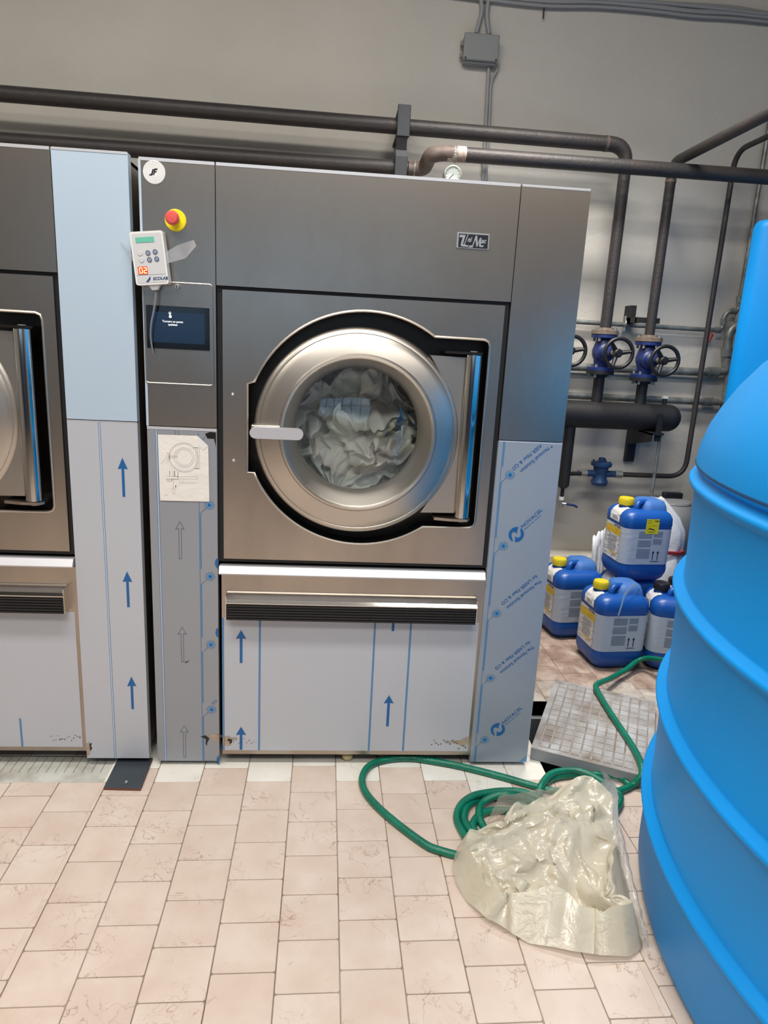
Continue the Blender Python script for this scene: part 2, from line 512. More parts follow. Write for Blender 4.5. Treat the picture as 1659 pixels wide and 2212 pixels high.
class MB:
    def __init__(s):
        s.v, s.f, s.m, s.s = [], [], [], []
        s.T = Matrix.Identity(4)
    def add(s, vs, fs, m=0, sm=False):
        k = len(s.v)
        s.v += [s.T @ Vector(p) for p in vs]
        for f in fs:
            s.f.append([i + k for i in f])
            s.m.append(m)
            s.s.append(sm)
        return s
    def box(s, x0, x1, y0, y1, z0, z1, m=0):
        return s.add([(x, y, z) for z in (z0, z1) for y in (y0, y1) for x in (x0, x1)],
                     [(0, 2, 3, 1), (4, 5, 7, 6), (0, 1, 5, 4), (2, 6, 7, 3), (0, 4, 6, 2), (1, 3, 7, 5)], m)
    def loft(s, rings, m=0, sm=True, cap0=True, cap1=True, closed=True):
        n = len(rings[0])
        vs = [p for r in rings for p in r]
        fs = []
        for i in range(len(rings) - 1):
            for j in range(n if closed else n - 1):
                k = (j + 1) % n
                fs.append((i * n + j, i * n + k, (i + 1) * n + k, (i + 1) * n + j))
        if cap0: fs.append(tuple(range(n - 1, -1, -1)))
        if cap1: fs.append(tuple((len(rings) - 1) * n + j for j in range(n)))
        return s.add(vs, fs, m, sm)
    def tube(s, path, r, n=14, m=0, caps=True, closed=False):
        path = [Vector(p) for p in path]
        L_ = len(path)
        rr = r if isinstance(r, (list, tuple)) else [r] * L_
        rings = []
        nrm = None
        for i, p in enumerate(path):
            a = path[(i - 1) % L_] if closed else path[max(0, i - 1)]
            b = path[(i + 1) % L_] if closed else path[min(L_ - 1, i + 1)]
            t = (b - a)
            if t.length < 1e-9: t = V(0, 0, 1)
            t.normalize()
            if nrm is None:
                nrm = t.cross(V(0, 0, 1))
                if nrm.length < 0.1: nrm = t.cross(V(1, 0, 0))
            nrm = (nrm - t * nrm.dot(t)).normalized()
            bn = t.cross(nrm)
            rings.append([p + (nrm * math.cos(2 * PI * j / n) + bn * math.sin(2 * PI * j / n)) * rr[i] for j in range(n)])
        if closed:
            rings.append(rings[0])
            return s.loft(rings, m, True, False, False)
        return s.loft(rings, m, True, caps, caps)
    def cyl(s, a, b, r, n=20, m=0, r2=None):
        return s.tube([a, b], [r, r if r2 is None else r2], n, m)
    def lathe(s, prof, c=(0, 0, 0), axis='z', n=48, m=0, sm=True, a0=0, a1=360):
        """prof: (radius, height) pairs about the axis through c"""
        rings = []
        cnt = n if a1 - a0 == 360 else n + 1
        for r, h in prof:
            ring = []
            for j in range(cnt):
                a = math.radians(a0 + (a1 - a0) * j / n)
                x, y = r * math.cos(a), r * math.sin(a)
                q = {'z': (x, y, h), 'y': (x, h, y), 'x': (h, x, y)}[axis]
                ring.append(V(*q) + V(*c))
            rings.append(ring)
        return s.loft(rings, m, sm, False, False, closed=(a1 - a0 == 360))
    def prism(s, outer, holes, y0, y1, m=0, axis='y', mside=None):
        """flat plate (x,z outline) from depth y0 to y1; axis 'z' makes a level plate"""
        loops = [outer] + list(holes)
        vec = [[V(p[0], p[1], 0) for p in l] for l in loops]
        tris = geometry.tessellate_polygon(vec)
        flat = [p for l in loops for p in l]
        n = len(flat)
        f3 = (lambda p, d: (p[0], d, p[1])) if axis == 'y' else (lambda p, d: (p[0], p[1], d))
        vs = [f3(p, y0) for p in flat] + [f3(p, y1) for p in flat]
        fs = [tuple(t) for t in tris] + [tuple(i + n for i in reversed(t)) for t in tris]
        s.add(vs, fs, m)
        k = 0
        sd = []
        for l in loops:
            for i in range(len(l)):
                a, b = k + i, k + (i + 1) % len(l)
                sd.append((a, b, b + n, a + n))
            k += len(l)
        return s.add(vs, sd, m if mside is None else mside)
    def flat(s, pts, y, m=0):
        """printed shape lying on an upright face"""
        vec = [[V(p[0], p[1], 0) for p in pts]]
        tris = geometry.tessellate_polygon(vec)
        return s.add([(p[0], y, p[1]) for p in pts], [tuple(t) for t in tris], m)
    def rect(s, x0, x1, z0, z1, y, m=0):
        return s.add([(x0, y, z0), (x1, y, z0), (x1, y, z1), (x0, y, z1)], [(0, 1, 2, 3)], m)
    def line(s, a, b, w, y, m=0):
        a, b = Vector(a), Vector(b)
        d = (b - a).normalized()
        n = Vector((-d.y, d.x)) * w / 2
        return s.add([(p.x, y, p.y) for p in (a + n, b + n, b - n, a - n)], [(0, 1, 2, 3)], m)
    def ring2(s, cx, cz, r, w, y, m=0, n=40, a0=0, a1=360):
        vs, fs = [], []
        for i in range(n + 1):
            a = math.radians(a0 + (a1 - a0) * i / n)
            for q in (r - w / 2, r + w / 2): vs.append((cx + q * math.cos(a), y, cz + q * math.sin(a)))
        for i in range(n): fs.append((2 * i, 2 * i + 1, 2 * i + 3, 2 * i + 2))
        return s.add(vs, fs, m)
    def text(s, body, size, x, z, y, m=0, rot=0.0, align='LEFT', shear=0.0, bold=0.0, sx=1.0):
        cu = bpy.data.curves.new('lettering', 'FONT')
        cu.body = body
        cu.size = size
        cu.align_x = align
        cu.shear = shear
        cu.offset = bold
        cu.resolution_u = 3
        o = bpy.data.objects.new('lettering', cu)
        col.objects.link(o)
        bpy.context.view_layer.update()
        me = o.evaluated_get(bpy.context.evaluated_depsgraph_get()).to_mesh()
        c_, s_ = math.cos(rot), math.sin(rot)
        vs = [(x + v.co.x * sx * c_ - v.co.y * s_, y, z + v.co.x * sx * s_ + v.co.y * c_) for v in me.vertices]
        fs = [tuple(p.vertices) for p in me.polygons]
        s.add(vs, fs, m)
        bpy.data.objects.remove(o)
        bpy.data.curves.remove(cu)
        return s
    def build(s, name, mats, parent=None, label=None, cat=None, group=None, kind=None, bevel=0, sharp=38, origin=None, seg=2):
        if not isinstance(mats, (list, tuple)): mats = [mats]
        if parent is not None: org = ORG.get(parent, V(0, 0, 0))
        elif origin is not None: org = V(*origin)
        else:
            xs = [v.x for v in s.v]; ys = [v.y for v in s.v]; zs = [v.z for v in s.v]
            org = V((min(xs) + max(xs)) / 2, (min(ys) + max(ys)) / 2, min(zs))
        me = bpy.data.meshes.new(name)
        me.from_pydata([tuple(v - org) for v in s.v], [], s.f)
        for q in mats: me.materials.append(M[q] if isinstance(q, str) else q)
        me.polygons.foreach_set('material_index', s.m)
        me.polygons.foreach_set('use_smooth', s.s)
        me.update()
        if any(s.s): me.set_sharp_from_angle(angle=math.radians(sharp))
        o = bpy.data.objects.new(name, me)
        col.objects.link(o)
        if parent is not None:
            o.parent = parent
            ORG[o] = org
        else:
            o.location = org
            ORG[o] = org
        if bevel:
            b = o.modifiers.new('bevel', 'BEVEL')
            b.width = bevel
            b.segments = seg
            b.limit_method = 'ANGLE'
            b.angle_limit = math.radians(40)
        return setp(o, label, cat, group, kind)

def copy_tree(o, parent=None):
    c = o.copy()
    col.objects.link(c)
    if parent is not None: c.parent = parent
    for ch in list(o.children): copy_tree(ch, c)
    return c

# ================================================================== the room
YW = 2.0
PIT = (0.82, 1.22, -0.07, 0.48)
DRN = (-2.2, -0.735, -0.098, 0.06)
def rectloop(r): return [(r[0], r[2]), (r[1], r[2]), (r[1], r[3]), (r[0], r[3])]
b = MB()
b.prism(rectloop((-5, 3.9, -8, YW)), [rectloop(PIT), rectloop(DRN)], -0.10, -0.003, 0, axis='z')
ang, TX, TY = 0.01056, 0.15577, 0.14935
ca, sa = math.cos(ang), math.sin(ang)
def clip(poly, axis, val, keep_less):
    out = []
    for i in range(len(poly)):
        p, q = poly[i], poly[(i + 1) % len(poly)]
        ip = (p[axis] <= val) if keep_less else (p[axis] >= val)
        iq = (q[axis] <= val) if keep_less else (q[axis] >= val)
        if ip: out.append(p)
        if ip != iq:
            t = (val - p[axis]) / (q[axis] - p[axis])
            out.append((p[0] + (q[0] - p[0]) * t, p[1] + (q[1] - p[1]) * t))
    return out
def minus(poly, R_):
    res, rest = [], poly
    for ax, val, less in ((0, R_[0], True), (0, R_[1], False), (1, R_[2], True), (1, R_[3], False)):
        if len(rest) < 3: break
        a = clip(rest, ax, val, less)
        if len(a) >= 3: res.append(a)
        rest = clip(rest, ax, val, not less)
    return res
g_ = 0.0028
for k in range(-22, 24):
    if k == -1: off = -0.3103
    elif k % 2: off = -0.3215
    else: off = -0.4005
    for j in range(-16, 32):
        y1, y0 = off - j * TY - g_ / 2, off - (j + 1) * TY + g_ / 2
        x0, x1 = 0.05128 + k * TX + g_ / 2, 0.05128 + (k + 1) * TX - g_ / 2
        if y1 + 0.16 > YW + 0.15 or y0 < -5.5: continue
        c = 0.004
        loc = [(x0 + c, y0), (x1 - c, y0), (x1, y0 + c), (x1, y1 - c), (x1 - c, y1), (x0 + c, y1), (x0, y1 - c), (x0, y0 + c)]
        P = [(X * ca - Y * sa, X * sa + Y * ca + 0.161) for X, Y in loc]
        cx = sum(p[0] for p in P) / 8; cy = sum(p[1] for p in P) / 8
        white = (j == -2 and cx < 1.3) or (0.55 < cx < 0.86 and -0.12 < cy < 0.2) or (0.8 < cx < 1.75 and 0.46 < cy < 0.63)
        if cy < -1.4 and (cx < -2.2 or cx > 1.6): continue
        polys = [clip(P, 1, YW - 0.001, True)]
        for R_ in (PIT, DRN):
            nxt = []
            for q in polys:
                if len(q) < 3: continue
                nxt += minus(q, R_)
            polys = nxt
        for q in polys:
            n = len(q)
            if n < 3: continue
            # small rounded-over rim on every tile
            mx = sum(p[0] for p in q) / n; my = sum(p[1] for p in q) / n
            inn = [(p[0] + (mx - p[0]) * 0.012, p[1] + (my - p[1]) * 0.012) for p in q]
            vs = [(p[0], p[1], -0.004) for p in q] + [(p[0], p[1], -0.001) for p in q] + [(p[0], p[1], 0) for p in inn]
            fs = [tuple(range(2 * n, 3 * n))]
            for i in range(n):
                i2 = (i + 1) % n
                fs += [(i, i2, n + i2, n + i), (n + i, n + i2, 2 * n + i2, 2 * n + i)]
            b.add(vs, fs, 2 if white else 1)
# pit below the loose cover: lip, walls and bottom belong to the floor
x0, x1, y0, y1 = PIT
t = 0.02
b.box(x0 - t, x0, y0 - t, y1 + t, -0.40, -0.004, 3)
b.box(x1, x1 + t, y0 - t, y1 + t, -0.40, -0.004, 3)
b.box(x0, x1, y0 - t, y0, -0.40, -0.004, 3)
b.box(x0, x1, y1, y1 + t, -0.40, -0.004, 3)
b.box(x0, x1, y1 - 0.03, y1, -0.40, -0.07, 3)
b.box(x0, x0 + 0.015, y0, y1, -0.40, -0.07, 3)
b.box(x0 - t, x1 + t, y0 - t, y1 + t, -0.42, -0.38, 4)
x0, x1, y0, y1 = DRN
b.box(x0, x1, y0, y1, -0.09, -0.08, 4)
b.build('floor', ['grout', 'tile', 'tile_white', 'pit', 'pit_dark'], kind='structure', origin=(0, 0, 0))

MB().box(-5, 3.9, YW, YW + 0.15, 0, 4.5).build('wall_back', 'plaster', kind='structure')
MB().box(3.75, 3.9, -8, YW, 0, 4.5).build('wall_right', 'plaster_grey', kind='structure')
MB().box(-5.15, -5, -8, YW, 0, 4.5).build('wall_left', 'plaster_grey', kind='structure')
b = MB()
b.prism([(-5, 0), (3.9, 0), (3.9, 4.5), (-5, 4.5)], [[(-3.4, 1.3), (1.4, 1.3), (1.4, 3.1), (-3.4, 3.1)]], -8.0, -8.15, 0)
b.box(-5, 3.9, -7.99, -7.98, 0, 1.25, 1)  # unseen dark blue band, added so the steel reflects blue
b.build('wall_front', ['plaster_dim', 'added_dado'], kind='structure')
b = MB()
for i in range(7): b.box(-3.4 + i * 0.8 - 0.03, -3.4 + i * 0.8 + 0.03, -8.12, -8.02, 1.3, 3.1)
for z in (1.3, 2.2, 3.07): b.box(-3.4, 1.4, -8.12, -8.02, z, z + 0.05)
wf = b.build('added_window_1', 'bracket', kind='structure')  # unseen window, added to give the steel blue reflections
b = MB().box(-3.4, 1.4, -8.10, -8.09, 1.3, 3.1)
b.build('glow_pane', mat('blue_glow_pane', rgb(150, 190, 230), 0.2, emit=(0.45, 0.70, 1.0, 1), estr=0.6), parent=wf)  # glow added for the blue tones in the reflections
MB().box(-5, 3.9, -8, YW, 4.5, 4.6).build('ceiling', 'ceiling', kind='structure')
# low white ledge along the back wall
MB().box(0.9, 3.75, 1.86, YW, 0.0, 0.245).build('trim_1', 'skirting', kind='structure', bevel=0.006)

# ================================================================== washers
A0, A1, A2, A3 = -0.580, -0.362, 0.543, 0.759
ZT, ZM, ZH, ZB = 1.980, 1.209, 1.640, 0.018
DC, DZ = 0.083, 1.213
def arrow(b, x, z0, z1, y, m=0, head=0.036, hh=0.031, sw=0.0095, clip0=None):
    """solid arrow pointing up with a small notch in its foot"""
    z0c = max(z0, clip0) if clip0 is not None else z0
    b.flat([(x - sw / 2, z0c), (x, z0c + 0.002), (x + sw / 2, z0c), (x + sw / 2, z1 - hh), (x + head / 2, z1 - hh - 0.002), (x, z1), (x - head / 2, z1 - hh - 0.002), (x - sw / 2, z1 - hh)], y, m)
def outline_arrow(b, x, z0, z1, y, m, head=0.028, hh=0.024, sw=0.008):
    P = [(x - sw / 2, z0), (x, z0 + 0.002), (x + sw / 2, z0), (x + sw / 2, z1 - hh), (x + head / 2, z1 - hh - 0.003), (x, z1), (x - head / 2, z1 - hh - 0.003), (x - sw / 2, z1 - hh)]
    for i in range(len(P)): b.line(P[i], P[(i + 1) % len(P)], 0.0011, y, m)
def burst(b, x, z, y, mi, ms, sc=1.0):
    b.flat(circle2(x, z, 0.0105 * sc, 18), y, ms)
    b.flat(circle2(x, z, 0.0055 * sc, 14), y - 0.0003, mi)
    for i in range(14):
        a = 2 * PI * i / 14 + 0.1
        b.line((x + math.cos(a) * 0.011 * sc, z + math.sin(a) * 0.011 * sc), (x + math.cos(a) * 0.0175 * sc, z + math.sin(a) * 0.0175 * sc), 0.0012, y, mi)
def dbl(b, x, z0, z1, y, gap=0.0052, m=0, ms=1, w=0.0011):
    b.rect(x - gap / 2, x + gap / 2, z0, z1, y, ms)
    b.rect(x - gap / 2 - w, x - gap / 2, z0, z1, y - 0.0002, m)
    b.rect(x + gap / 2, x + gap / 2 + w, z0, z1, y - 0.0002, m)
def novacel(b, x, z, y, m, r=0.0265):
    n = 30
    # circle cut by a leaning N: two curved pieces
    up_ = [(x + r * math.cos(a), z + r * math.sin(a)) for a in [math.radians(250 - i * (250 - 78) / n) for i in range(n + 1)]]
    up_ += [(x + .0015, z + .0125), (x + .002, z + 0.003), (x - .006, z + 0.009), (x - .013, z + .0085), (x - .0165, z + .003), (x - .0155, z - .006)]
    b.flat(up_, y, m)
    dn = [(x + r * math.cos(a), z + r * math.sin(a)) for a in [math.radians(-96 + i * (62 + 96) / n) for i in range(n + 1)]]
    dn += [(x + .0125, z + .014), (x + .0160, z + .002), (x + .0135, z - .008), (x + .005, z - .0115), (x - .003, z - .0065), (x - .0025, z - .016)]
    b.flat(dn, y, m)
    a = math.radians(45.5)
    b.text('NOVACEL', 0.0165, x + 0.0185, z + 0.0215, y, m, rot=a, bold=0.0002, sx=1.22)
    b.text('Beyond The Surface', 0.0072, x + 0.0275, z + 0.0165, y, m, rot=a, sx=1.25)

def washer(label, cat, ox, oz, variant):
    main = variant == 'main'
    t = thing('washing_machine', label, cat, (ox, 0, oz), group=None, local=True)
    # cabinet shell behind the skins
    b = MB()
    b.box(A0 + .004, A0 + .012, .02, 1.25, .05, 1.965)
    b.box(A3 - .012, A3 - .004, .02, 1.25, .05, 1.965)
    b.box(A0 + .004, A3 - .004, .02, 1.25, 1.955, 1.965)
    b.box(A0 + .004, A3 - .004, 1.24, 1.25, .05, 1.965)
    b.box(A0 + .004, A3 - .004, .10, 1.25, .05 , .06)
    b.build('cabinet', 'steel', t)
    MB().box(A0 + .05, A3 - .05, .16, 1.15, -oz, .06).build('base', 'dark_gap', t)
    # upper skins
    def skin(name, x0, x1, z0, z1, ms, prints=None, y=0.0, depth=.03, parent=t):
        q = MB().box(x0 + .0012, x1 - .0012, y, y + depth, z0 + .0012, z1 - .0012)
        if prints: prints(q)
        return q.build(name, ms, parent)
    mtop = 'steel' if main else 'film_blue'
    skin('header_panel', A1, A2, ZH, ZT, ['steel', 'bright_edge'], lambda q: q.box(A1 + .003, A2 - .003, -.0012, .02, ZT - .008, ZT + .0008, 1))
    skin('right_panel', A2, A3, ZM, ZT, [mtop, 'bright_edge'], lambda q: q.box(A2 + .003, A3 - .003, -.0012, .02, ZT - .006, ZT + .0008, 1))
    skin('control_panel', A0, A1, ZM, ZT, ['steel', 'bright_edge', 'film_blue'], lambda q: (q.box(A0 + .002, A1 - .002, -.0012, .02, ZT - .008, ZT + .0008, 1), q.box(A0, A0 + .007, -.0008, .02, ZM, ZT - .004, 2)) if main else None)
    # lower right skin with printed film
    b = MB().box(A2 + .0012, A3 - .0012, 0, .03, ZB, ZM - .0012)
    y = -.0007
    if main:
        b.box(A2 + .0012, A3 - .0012, -.0005, .01, ZM - .006, ZM - .0012, 3)
        zs = [1.095, 0.849, 0.604, 0.357, 0.110]
        for i, z in enumerate(zs):
            burst(b, .5925, z, y, 1, 2)
            b.line((.582, z - .009), (.5655, z - .026), .0011, y, 1)
        xl = .5605
        b.rect(xl - .0006, xl + .0006, ZB, ZM - .004, y, 1)
        tops = [ZM - .004] + [z - .026 for z in zs]
        bots = [z + .028 for z in zs] + [ZB]
        for zt, zb in zip(tops, bots):
            b.rect(xl + .0044, xl + .0055, zb, zt, y, 1)
            b.rect(xl + .0012, xl + .0040, zb, zt, y, 2)
        novacel(b, .6335, .891, y, 1)
        novacel(b, .6375, .152, y, 1)
        for zz in (.604, .357):
            a = math.radians(180 + 43.5)
            b.text('The Novacel Solution', .0168, .7330, zz + .1290, y, 1, rot=a, bold=.0002, sx=1.03)
            b.text('for LASER Fiber & CO', .0168, .7160, zz + .1465, y, 1, rot=a, bold=.0002, sx=1.0)
            b.text('2', .009, .6085, zz + .0385, y, 1, rot=a)
        a = math.radians(180 + 43.5)
        b.text('* Novacel Solution', .0168, .7190, 1.2020, y, 1, rot=a, bold=.0002, sx=1.03)
        b.text('ASER Fiber & CO', .0168, .6840, 1.2020, y, 1, rot=a, bold=.0002, sx=1.0)
        b.text('2', .009, .6045, 1.1320, y, 1, rot=a)
        b.flat([(.728, ZB + .001), (A3 - .003, ZB + .001), (A3 - .003, ZB + .028)], y, 2)
        b.build('lower_right_panel', ['film_cool', 'ink', 'ink_soft', 'bright_edge'], t, bevel=0)
    else:
        b.box(A2 + .0012, A3 - .0012, -.0005, .01, ZM - .004, ZM - .0012, 3)
        dbl(b, .6415, ZB, ZM - .004, y, gap=.0040, m=1, ms=4)
        for z0, z1 in ((.966, 1.094), (.588, .715), (.210, .335)): arrow(b, .708, z0, z1, y, 1, head=.031, hh=.035, sw=.0085)
        b.flat([(A2 + .002, .075), (A2 + .012, .083), (A2 + .014, .070), (A2 + .018, .060), (A2 + .012, .045), (A2 + .010, .030), (A2 + .002, .028)], y, 5)
        b.flat([(A2 + .012, .075), (A2 + .021, .078), (A2 + .017, .066), (A2 + .021, .058), (A2 + .014, .045), (A2 + .013, .060)], y - .0002, 6)
        b.build('lower_right_panel', ['film', 'ink', 'ink_soft', 'bright_edge', 'film_blue', 'adhesive', 'grime'], t)
    # lower control-side skin
    b = MB().box(A0 + .0012, A1 - .0012, 0, .03, ZB, ZM - .0012)
    if main:
        b.box(A0 + .0012, A1 - .0012, -.0008, .01, ZM - .010, ZM - .0012, 3)
        dbl(b, -.5505, ZB, ZM - .011, y, gap=.0034, m=1, ms=4)
        b.rect(-.4925, -.4915, 1.165, ZM - .012, y, 5)
        b.rect(-.4820, -.4810, 1.165, ZM - .012, y, 5)
        xl = -.4215
        b.rect(xl - .0006, xl + .0006, ZB, ZM - .015, y, 1)
        zs = [1.190, .959, .714, .468, .222]
        tops = [z - .028 for z in zs]
        bots = [z + .026 for z in zs[1:]] + [ZB]
        for zt, zb in zip(tops, bots):
            b.rect(xl + .0042, xl + .0053, zb, zt, y, 1)
            b.rect(xl + .0012, xl + .0038, zb, zt, y, 2)
        for z in zs:
            if z < 1.1: burst(b, -.3885, z, y, 1, 2)
            b.line((-.399, z - .010), (xl + .0046, z - .028), .0011, y, 1)
        for z0, z1 in ((.773, .901), (.402, .531), (.033, .159)): outline_arrow(b, -.484, z0, z1, y, 5)
        for z in (.761, .513, .022):
            b.flat([(A1 - .0016, z - .018), (A1 - .0016, z + .018), (A1 - .008, z + .013), (A1 - .011, z), (A1 - .007, z - .014)], y, 1)
        b.text('CO', .014, -.374, .262, y, 1, rot=math.radians(225))
        # torn patches where the tape has pulled the film away
        b.flat([(-.385, 1.197), (-.400, 1.190), (-.392, 1.176), (-.372, 1.176), (-.366, 1.150), (A1 - .004, 1.155), (A1 - .004, 1.196)], y - .0001, 6)
        b.flat([(-.405, .118), (-.385, .128), (A1 - .002, .126), (A1 - .002, .092), (-.378, .097), (-.388, .108)], y - .0001, 7)
        b.flat([(-.428, .116), (-.410, .121), (-.397, .108), (-.404, .094), (-.407, .078), (-.411, .090), (-.409, .105), (-.418, .111)], y - .0003, 8)
        b.flat([(-.478, .401), (-.473, .399), (-.463, .406), (-.462, .408)], y - .0003, 8)
    b.build('lower_control_panel', ['film_grey' if main else 'film', 'ink', 'ink_soft', 'bright_edge', 'film_blue', 'ink_dark', 'recess', 'adhesive', 'grime'], t)
    # dark gasket frame around the front panel
    MB().prism([(A1 + .001, .765), (A2 - .001, .765), (A2 - .001, ZH), (A1 + .001, ZH)], [[(A1 + .018, .775), (A2 - .016, .775), (A2 - .016, ZH - .010), (A1 + .018, ZH - .010)]], .012, .05).build('gasket', 'dark_gap', t)
    # front panel with the sunk opening for the door
    R = .375
    op = []
    for i in range(0, 29):
        a = math.radians(55.5 + (157.2 - 55.5) * i / 28)
        op.append((.10 + R * math.cos(a), 1.2155 + R * math.sin(a)))
    op += [(-.268, 1.352), (-.268, 1.072)]
    for i in range(0, 29):
        a = math.radians(202.8 + (304.5 - 202.8) * i / 28)
        op.append((.10 + R * math.cos(a), 1.2155 + R * math.sin(a)))
    op += [(.470, .909), (.483, .914), (.489, .928), (.489, 1.503), (.484, 1.517), (.470, 1.523)]
    b = MB()
    b.prism([(A1 + .018, .777), (A2 - .016, .777), (A2 - .016, ZH - .010), (A1 + .018, ZH - .010)], [op], .004, .010)
    # rolled lip of the opening
    lip = [V(p[0], .004, p[1]) for p in op]
    b.tube(lip, .0045, 8, 1, closed=True)
    n = len(op)
    b.add([(p[0], .006, p[1]) for p in op] + [(p[0], .085, p[1]) for p in op], [(i, (i + 1) % n, n + (i + 1) % n, n + i) for i in range(n)], 2)
    b.prism(op, [circle2(DC, DZ, .225, 48)], .085, .088, 2)
    for (x, z) in ((-.3135, 1.318), (-.311, 1.108)): b.lathe([(0, .000), (.0035, .001), (.0045, .004)], (x, 0, z), 'y', 12, 3)
    b.build('front_panel', ['steel', 'door_steel', 'recess', 'bright_edge'], t)
    # perforated drum
    b = MB()
    b.lathe([(.225, .088), (.30, .12), (.34, .16), (.34, .75), (0.001, .75)], (DC, 0, DZ), 'y', 48)
    b.build('drum', 'drum', t)
    # door
    d = MB()
    prof = [(.318, .030), (.329, .022), (.330, .004), (.326, -.010), (.318, -.017), (.311, -.019), (.3095, -.0175), (.308, -.019), (.290, -.026), (.262, -.034), (.250, -.037), (.245, -.044), (.240, -.045), (.236, -.040), (.232, -.030), (.212, .070), (.204, .082), (.204, .10)]
    d.lathe(prof, (DC, 0, DZ), 'y', 96)
    d.build('door_ring', 'door_steel', t)
    b = MB()
    b.prism([(.30, .960), (.420, .962), (.412, 1.466), (.30, 1.468), (.345, 1.40), (.38, 1.30), (.385, 1.213), (.38, 1.12), (.345, 1.03)], [], -.012, .012)
    b.build('hinge_plate', 'door_steel', t, bevel=.002)
    b = MB().cyl((.436, -.014, .950), (.436, -.014, 1.474), .026, 32)
    b.build('hinge_post', 'polished', t)
    for z0, z1 in ((1.476, 1.484), (.938, .947)):
        b = MB()
        b.prism([(.345, -.02), (.40, -.034), (.455, -.036), (.466, -.014), (.462, .03), (.40, .06), (.345, .05)], [], z0, z1, axis='z')
        b.build('hinge_bracket', 'recess' if z0 > 1 else 'steel', t, bevel=.0015)
        b = MB().cyl((.436, -.014, z0 - .004), (.436, -.014, z1 + .003), .012, 16)
        b.build('hinge_pin', 'nut', t)
    gl = MB()
    gl.lathe([(.001, .052), (.08, .056), (.15, .066), (.19, .078), (.2035, .084)], (DC, 0, DZ), 'y', 64)
    gl.build('door_glass', 'glass', t)
    # pull handle across the ring
    b = MB()
    hx0, hx1, hz0, hz1 = -.252, -.088, 1.1925, 1.2275
    P = []
    for i in range(13):
        a = math.radians(90 + 180 * i / 12)
        P.append((hx0 + .0175 + .0175 * math.cos(a), (hz0 + hz1) / 2 + .0175 * math.sin(a)))
    for i in range(13):
        a = math.radians(-90 + 180 * i / 12)
        P.append((hx1 - .0175 + .0175 * math.cos(a), (hz0 + hz1) / 2 + .0175 * math.sin(a)))
    b.prism(P, [], -.074, -.054)
    hb = b.build('handle', 'handle_alu', t, bevel=.006, seg=4)
    b = MB().box(-.25, -.16, -.054, -.008, 1.198, 1.232)
    b.build('handle_bracket', 'door_steel', t, bevel=.003)
    # sill strip with reflected brightness put into its finish, lower panel, ribbed grille
    MB().loft([[(x, p[0], p[1]) for p in ((.03, .7265), (-.014, .7265), (-.016, .731), (-.002, .753), (.03, .753))] for x in (A1 + .004, A2 - .004)], 0, False).build('sill_strip', 'handle_alu', t)
    xL, xR = A1 + .010, A2 + .002
    b = MB().box(xL, xR, .004, .03, .044, .7245)
    f0, f1 = (-.350, .534) if main else (-.350, .531)
    b.box(f0, f1, .0028, .01, .060, .566, 1)
    yy = .0022
    if main:
        for x in (-.348, -.2235, .1700, .2950): dbl(b, x, .0605, .5655, yy, gap=.0038, m=2, ms=4)
        arrow(b, -.287, .399, .523, yy, 2)
        arrow(b, -.287, .030, .154, yy, 2, clip0=.061)
        arrow(b, .233, .159, .284, yy, 2)
        b.rect(.2285, .2378, .529, .5655, yy, 2)
        b.flat([(f0, .112), (-.335, .118), (-.318, .110), (-.300, .112), (-.302, .104), (-.318, .098), (-.322, .082), (-.335, .076), (f0, .083)], yy - .0002, 3)
        b.flat([(-.331, .108), (-.318, .102), (-.320, .088), (-.330, .088), (-.326, .096), (-.336, .098)], yy - .0004, 5)
        rr = random.Random(3)
        for i in range(9):
            x = -.315 + i * .009; z = .104 + rr.uniform(-.016, .008)
            b.flat([(x, z), (x + rr.uniform(.002, .006), z + .001), (x + .003, z - rr.uniform(.0015, .004))], yy - .0004, 5)
        b.flat([(f1 - .095, .104), (f1 - .06, .102), (f1 - .03, .106), (f1 - .012, .118), (f1, .120), (f1, .082), (f1 - .006, .092), (f1 - .014, .076), (f1 - .030, .088), (f1 - .05, .092)], yy - .0002, 3)
        for i in range(16):
            x = f1 - .005 - i * .0085; z = .100 + rr.uniform(-.012, .006) - (.02 if i < 4 else 0)
            b.flat([(x, z), (x - rr.uniform(.004, .008), z + rr.uniform(0, .003)), (x - .004, z - rr.uniform(.002, .005))], yy - .0004, 5)
    else:
        for x in (.17 - .045, .395 - .068): dbl(b, x, .0605, .5655 if x < .2 else .17, yy, gap=.0038, m=2, ms=4)
        rr = random.Random(5)
        for i in range(14):
            x = f1 - .004 - i * .0075; z = .100 + rr.uniform(-.014, .006)
            b.flat([(x, z), (x - rr.uniform(.003, .008), z + rr.uniform(0, .003)), (x - .004, z - rr.uniform(.001, .004))], yy - .0004, 5)
    b.build('service_panel', ['steel', 'film', 'ink', 'adhesive', 'ink_soft', 'grime'], t, bevel=0)
    b = MB()
    b.box(-.331, .512, -.034, .004, .5745, .632)
    for i in range(6):
        z = .5755 + i * .0095
        b.box(-.3315, .5125, -.0385, -.034, z, z + .0055)
    gv = b.build('grille', 'black_slat', t, bevel=.001)
    b = MB()
    pr = [(-.038, .633), (-.039, .637), (-.033, .647), (-.006, .661), (.004, .663), (.004, .633)]
    b.loft([[(x, p[0], p[1]) for p in pr] for x in (-.332, .513)], 0, False)
    b.box(-.3335, -.331, -.036, .004, .5745, .660)
    b.box(.512, .5145, -.036, .004, .5745, .660)
    b.build('grille_lip', 'polished', gv)
    if not main: return t
    # touch screen hatch
    h = MB()
    hp = rrect(.101, .1495, .008, 4, -.474, 1.4925)
    h.prism(hp, [], -.004, .004)
    h.tube([V(p[0], -.0042, p[1]) for p in hp], .0018, 6, 1, closed=True)
    ho = h.build('control_hatch', ['steel', 'door_steel'], t)
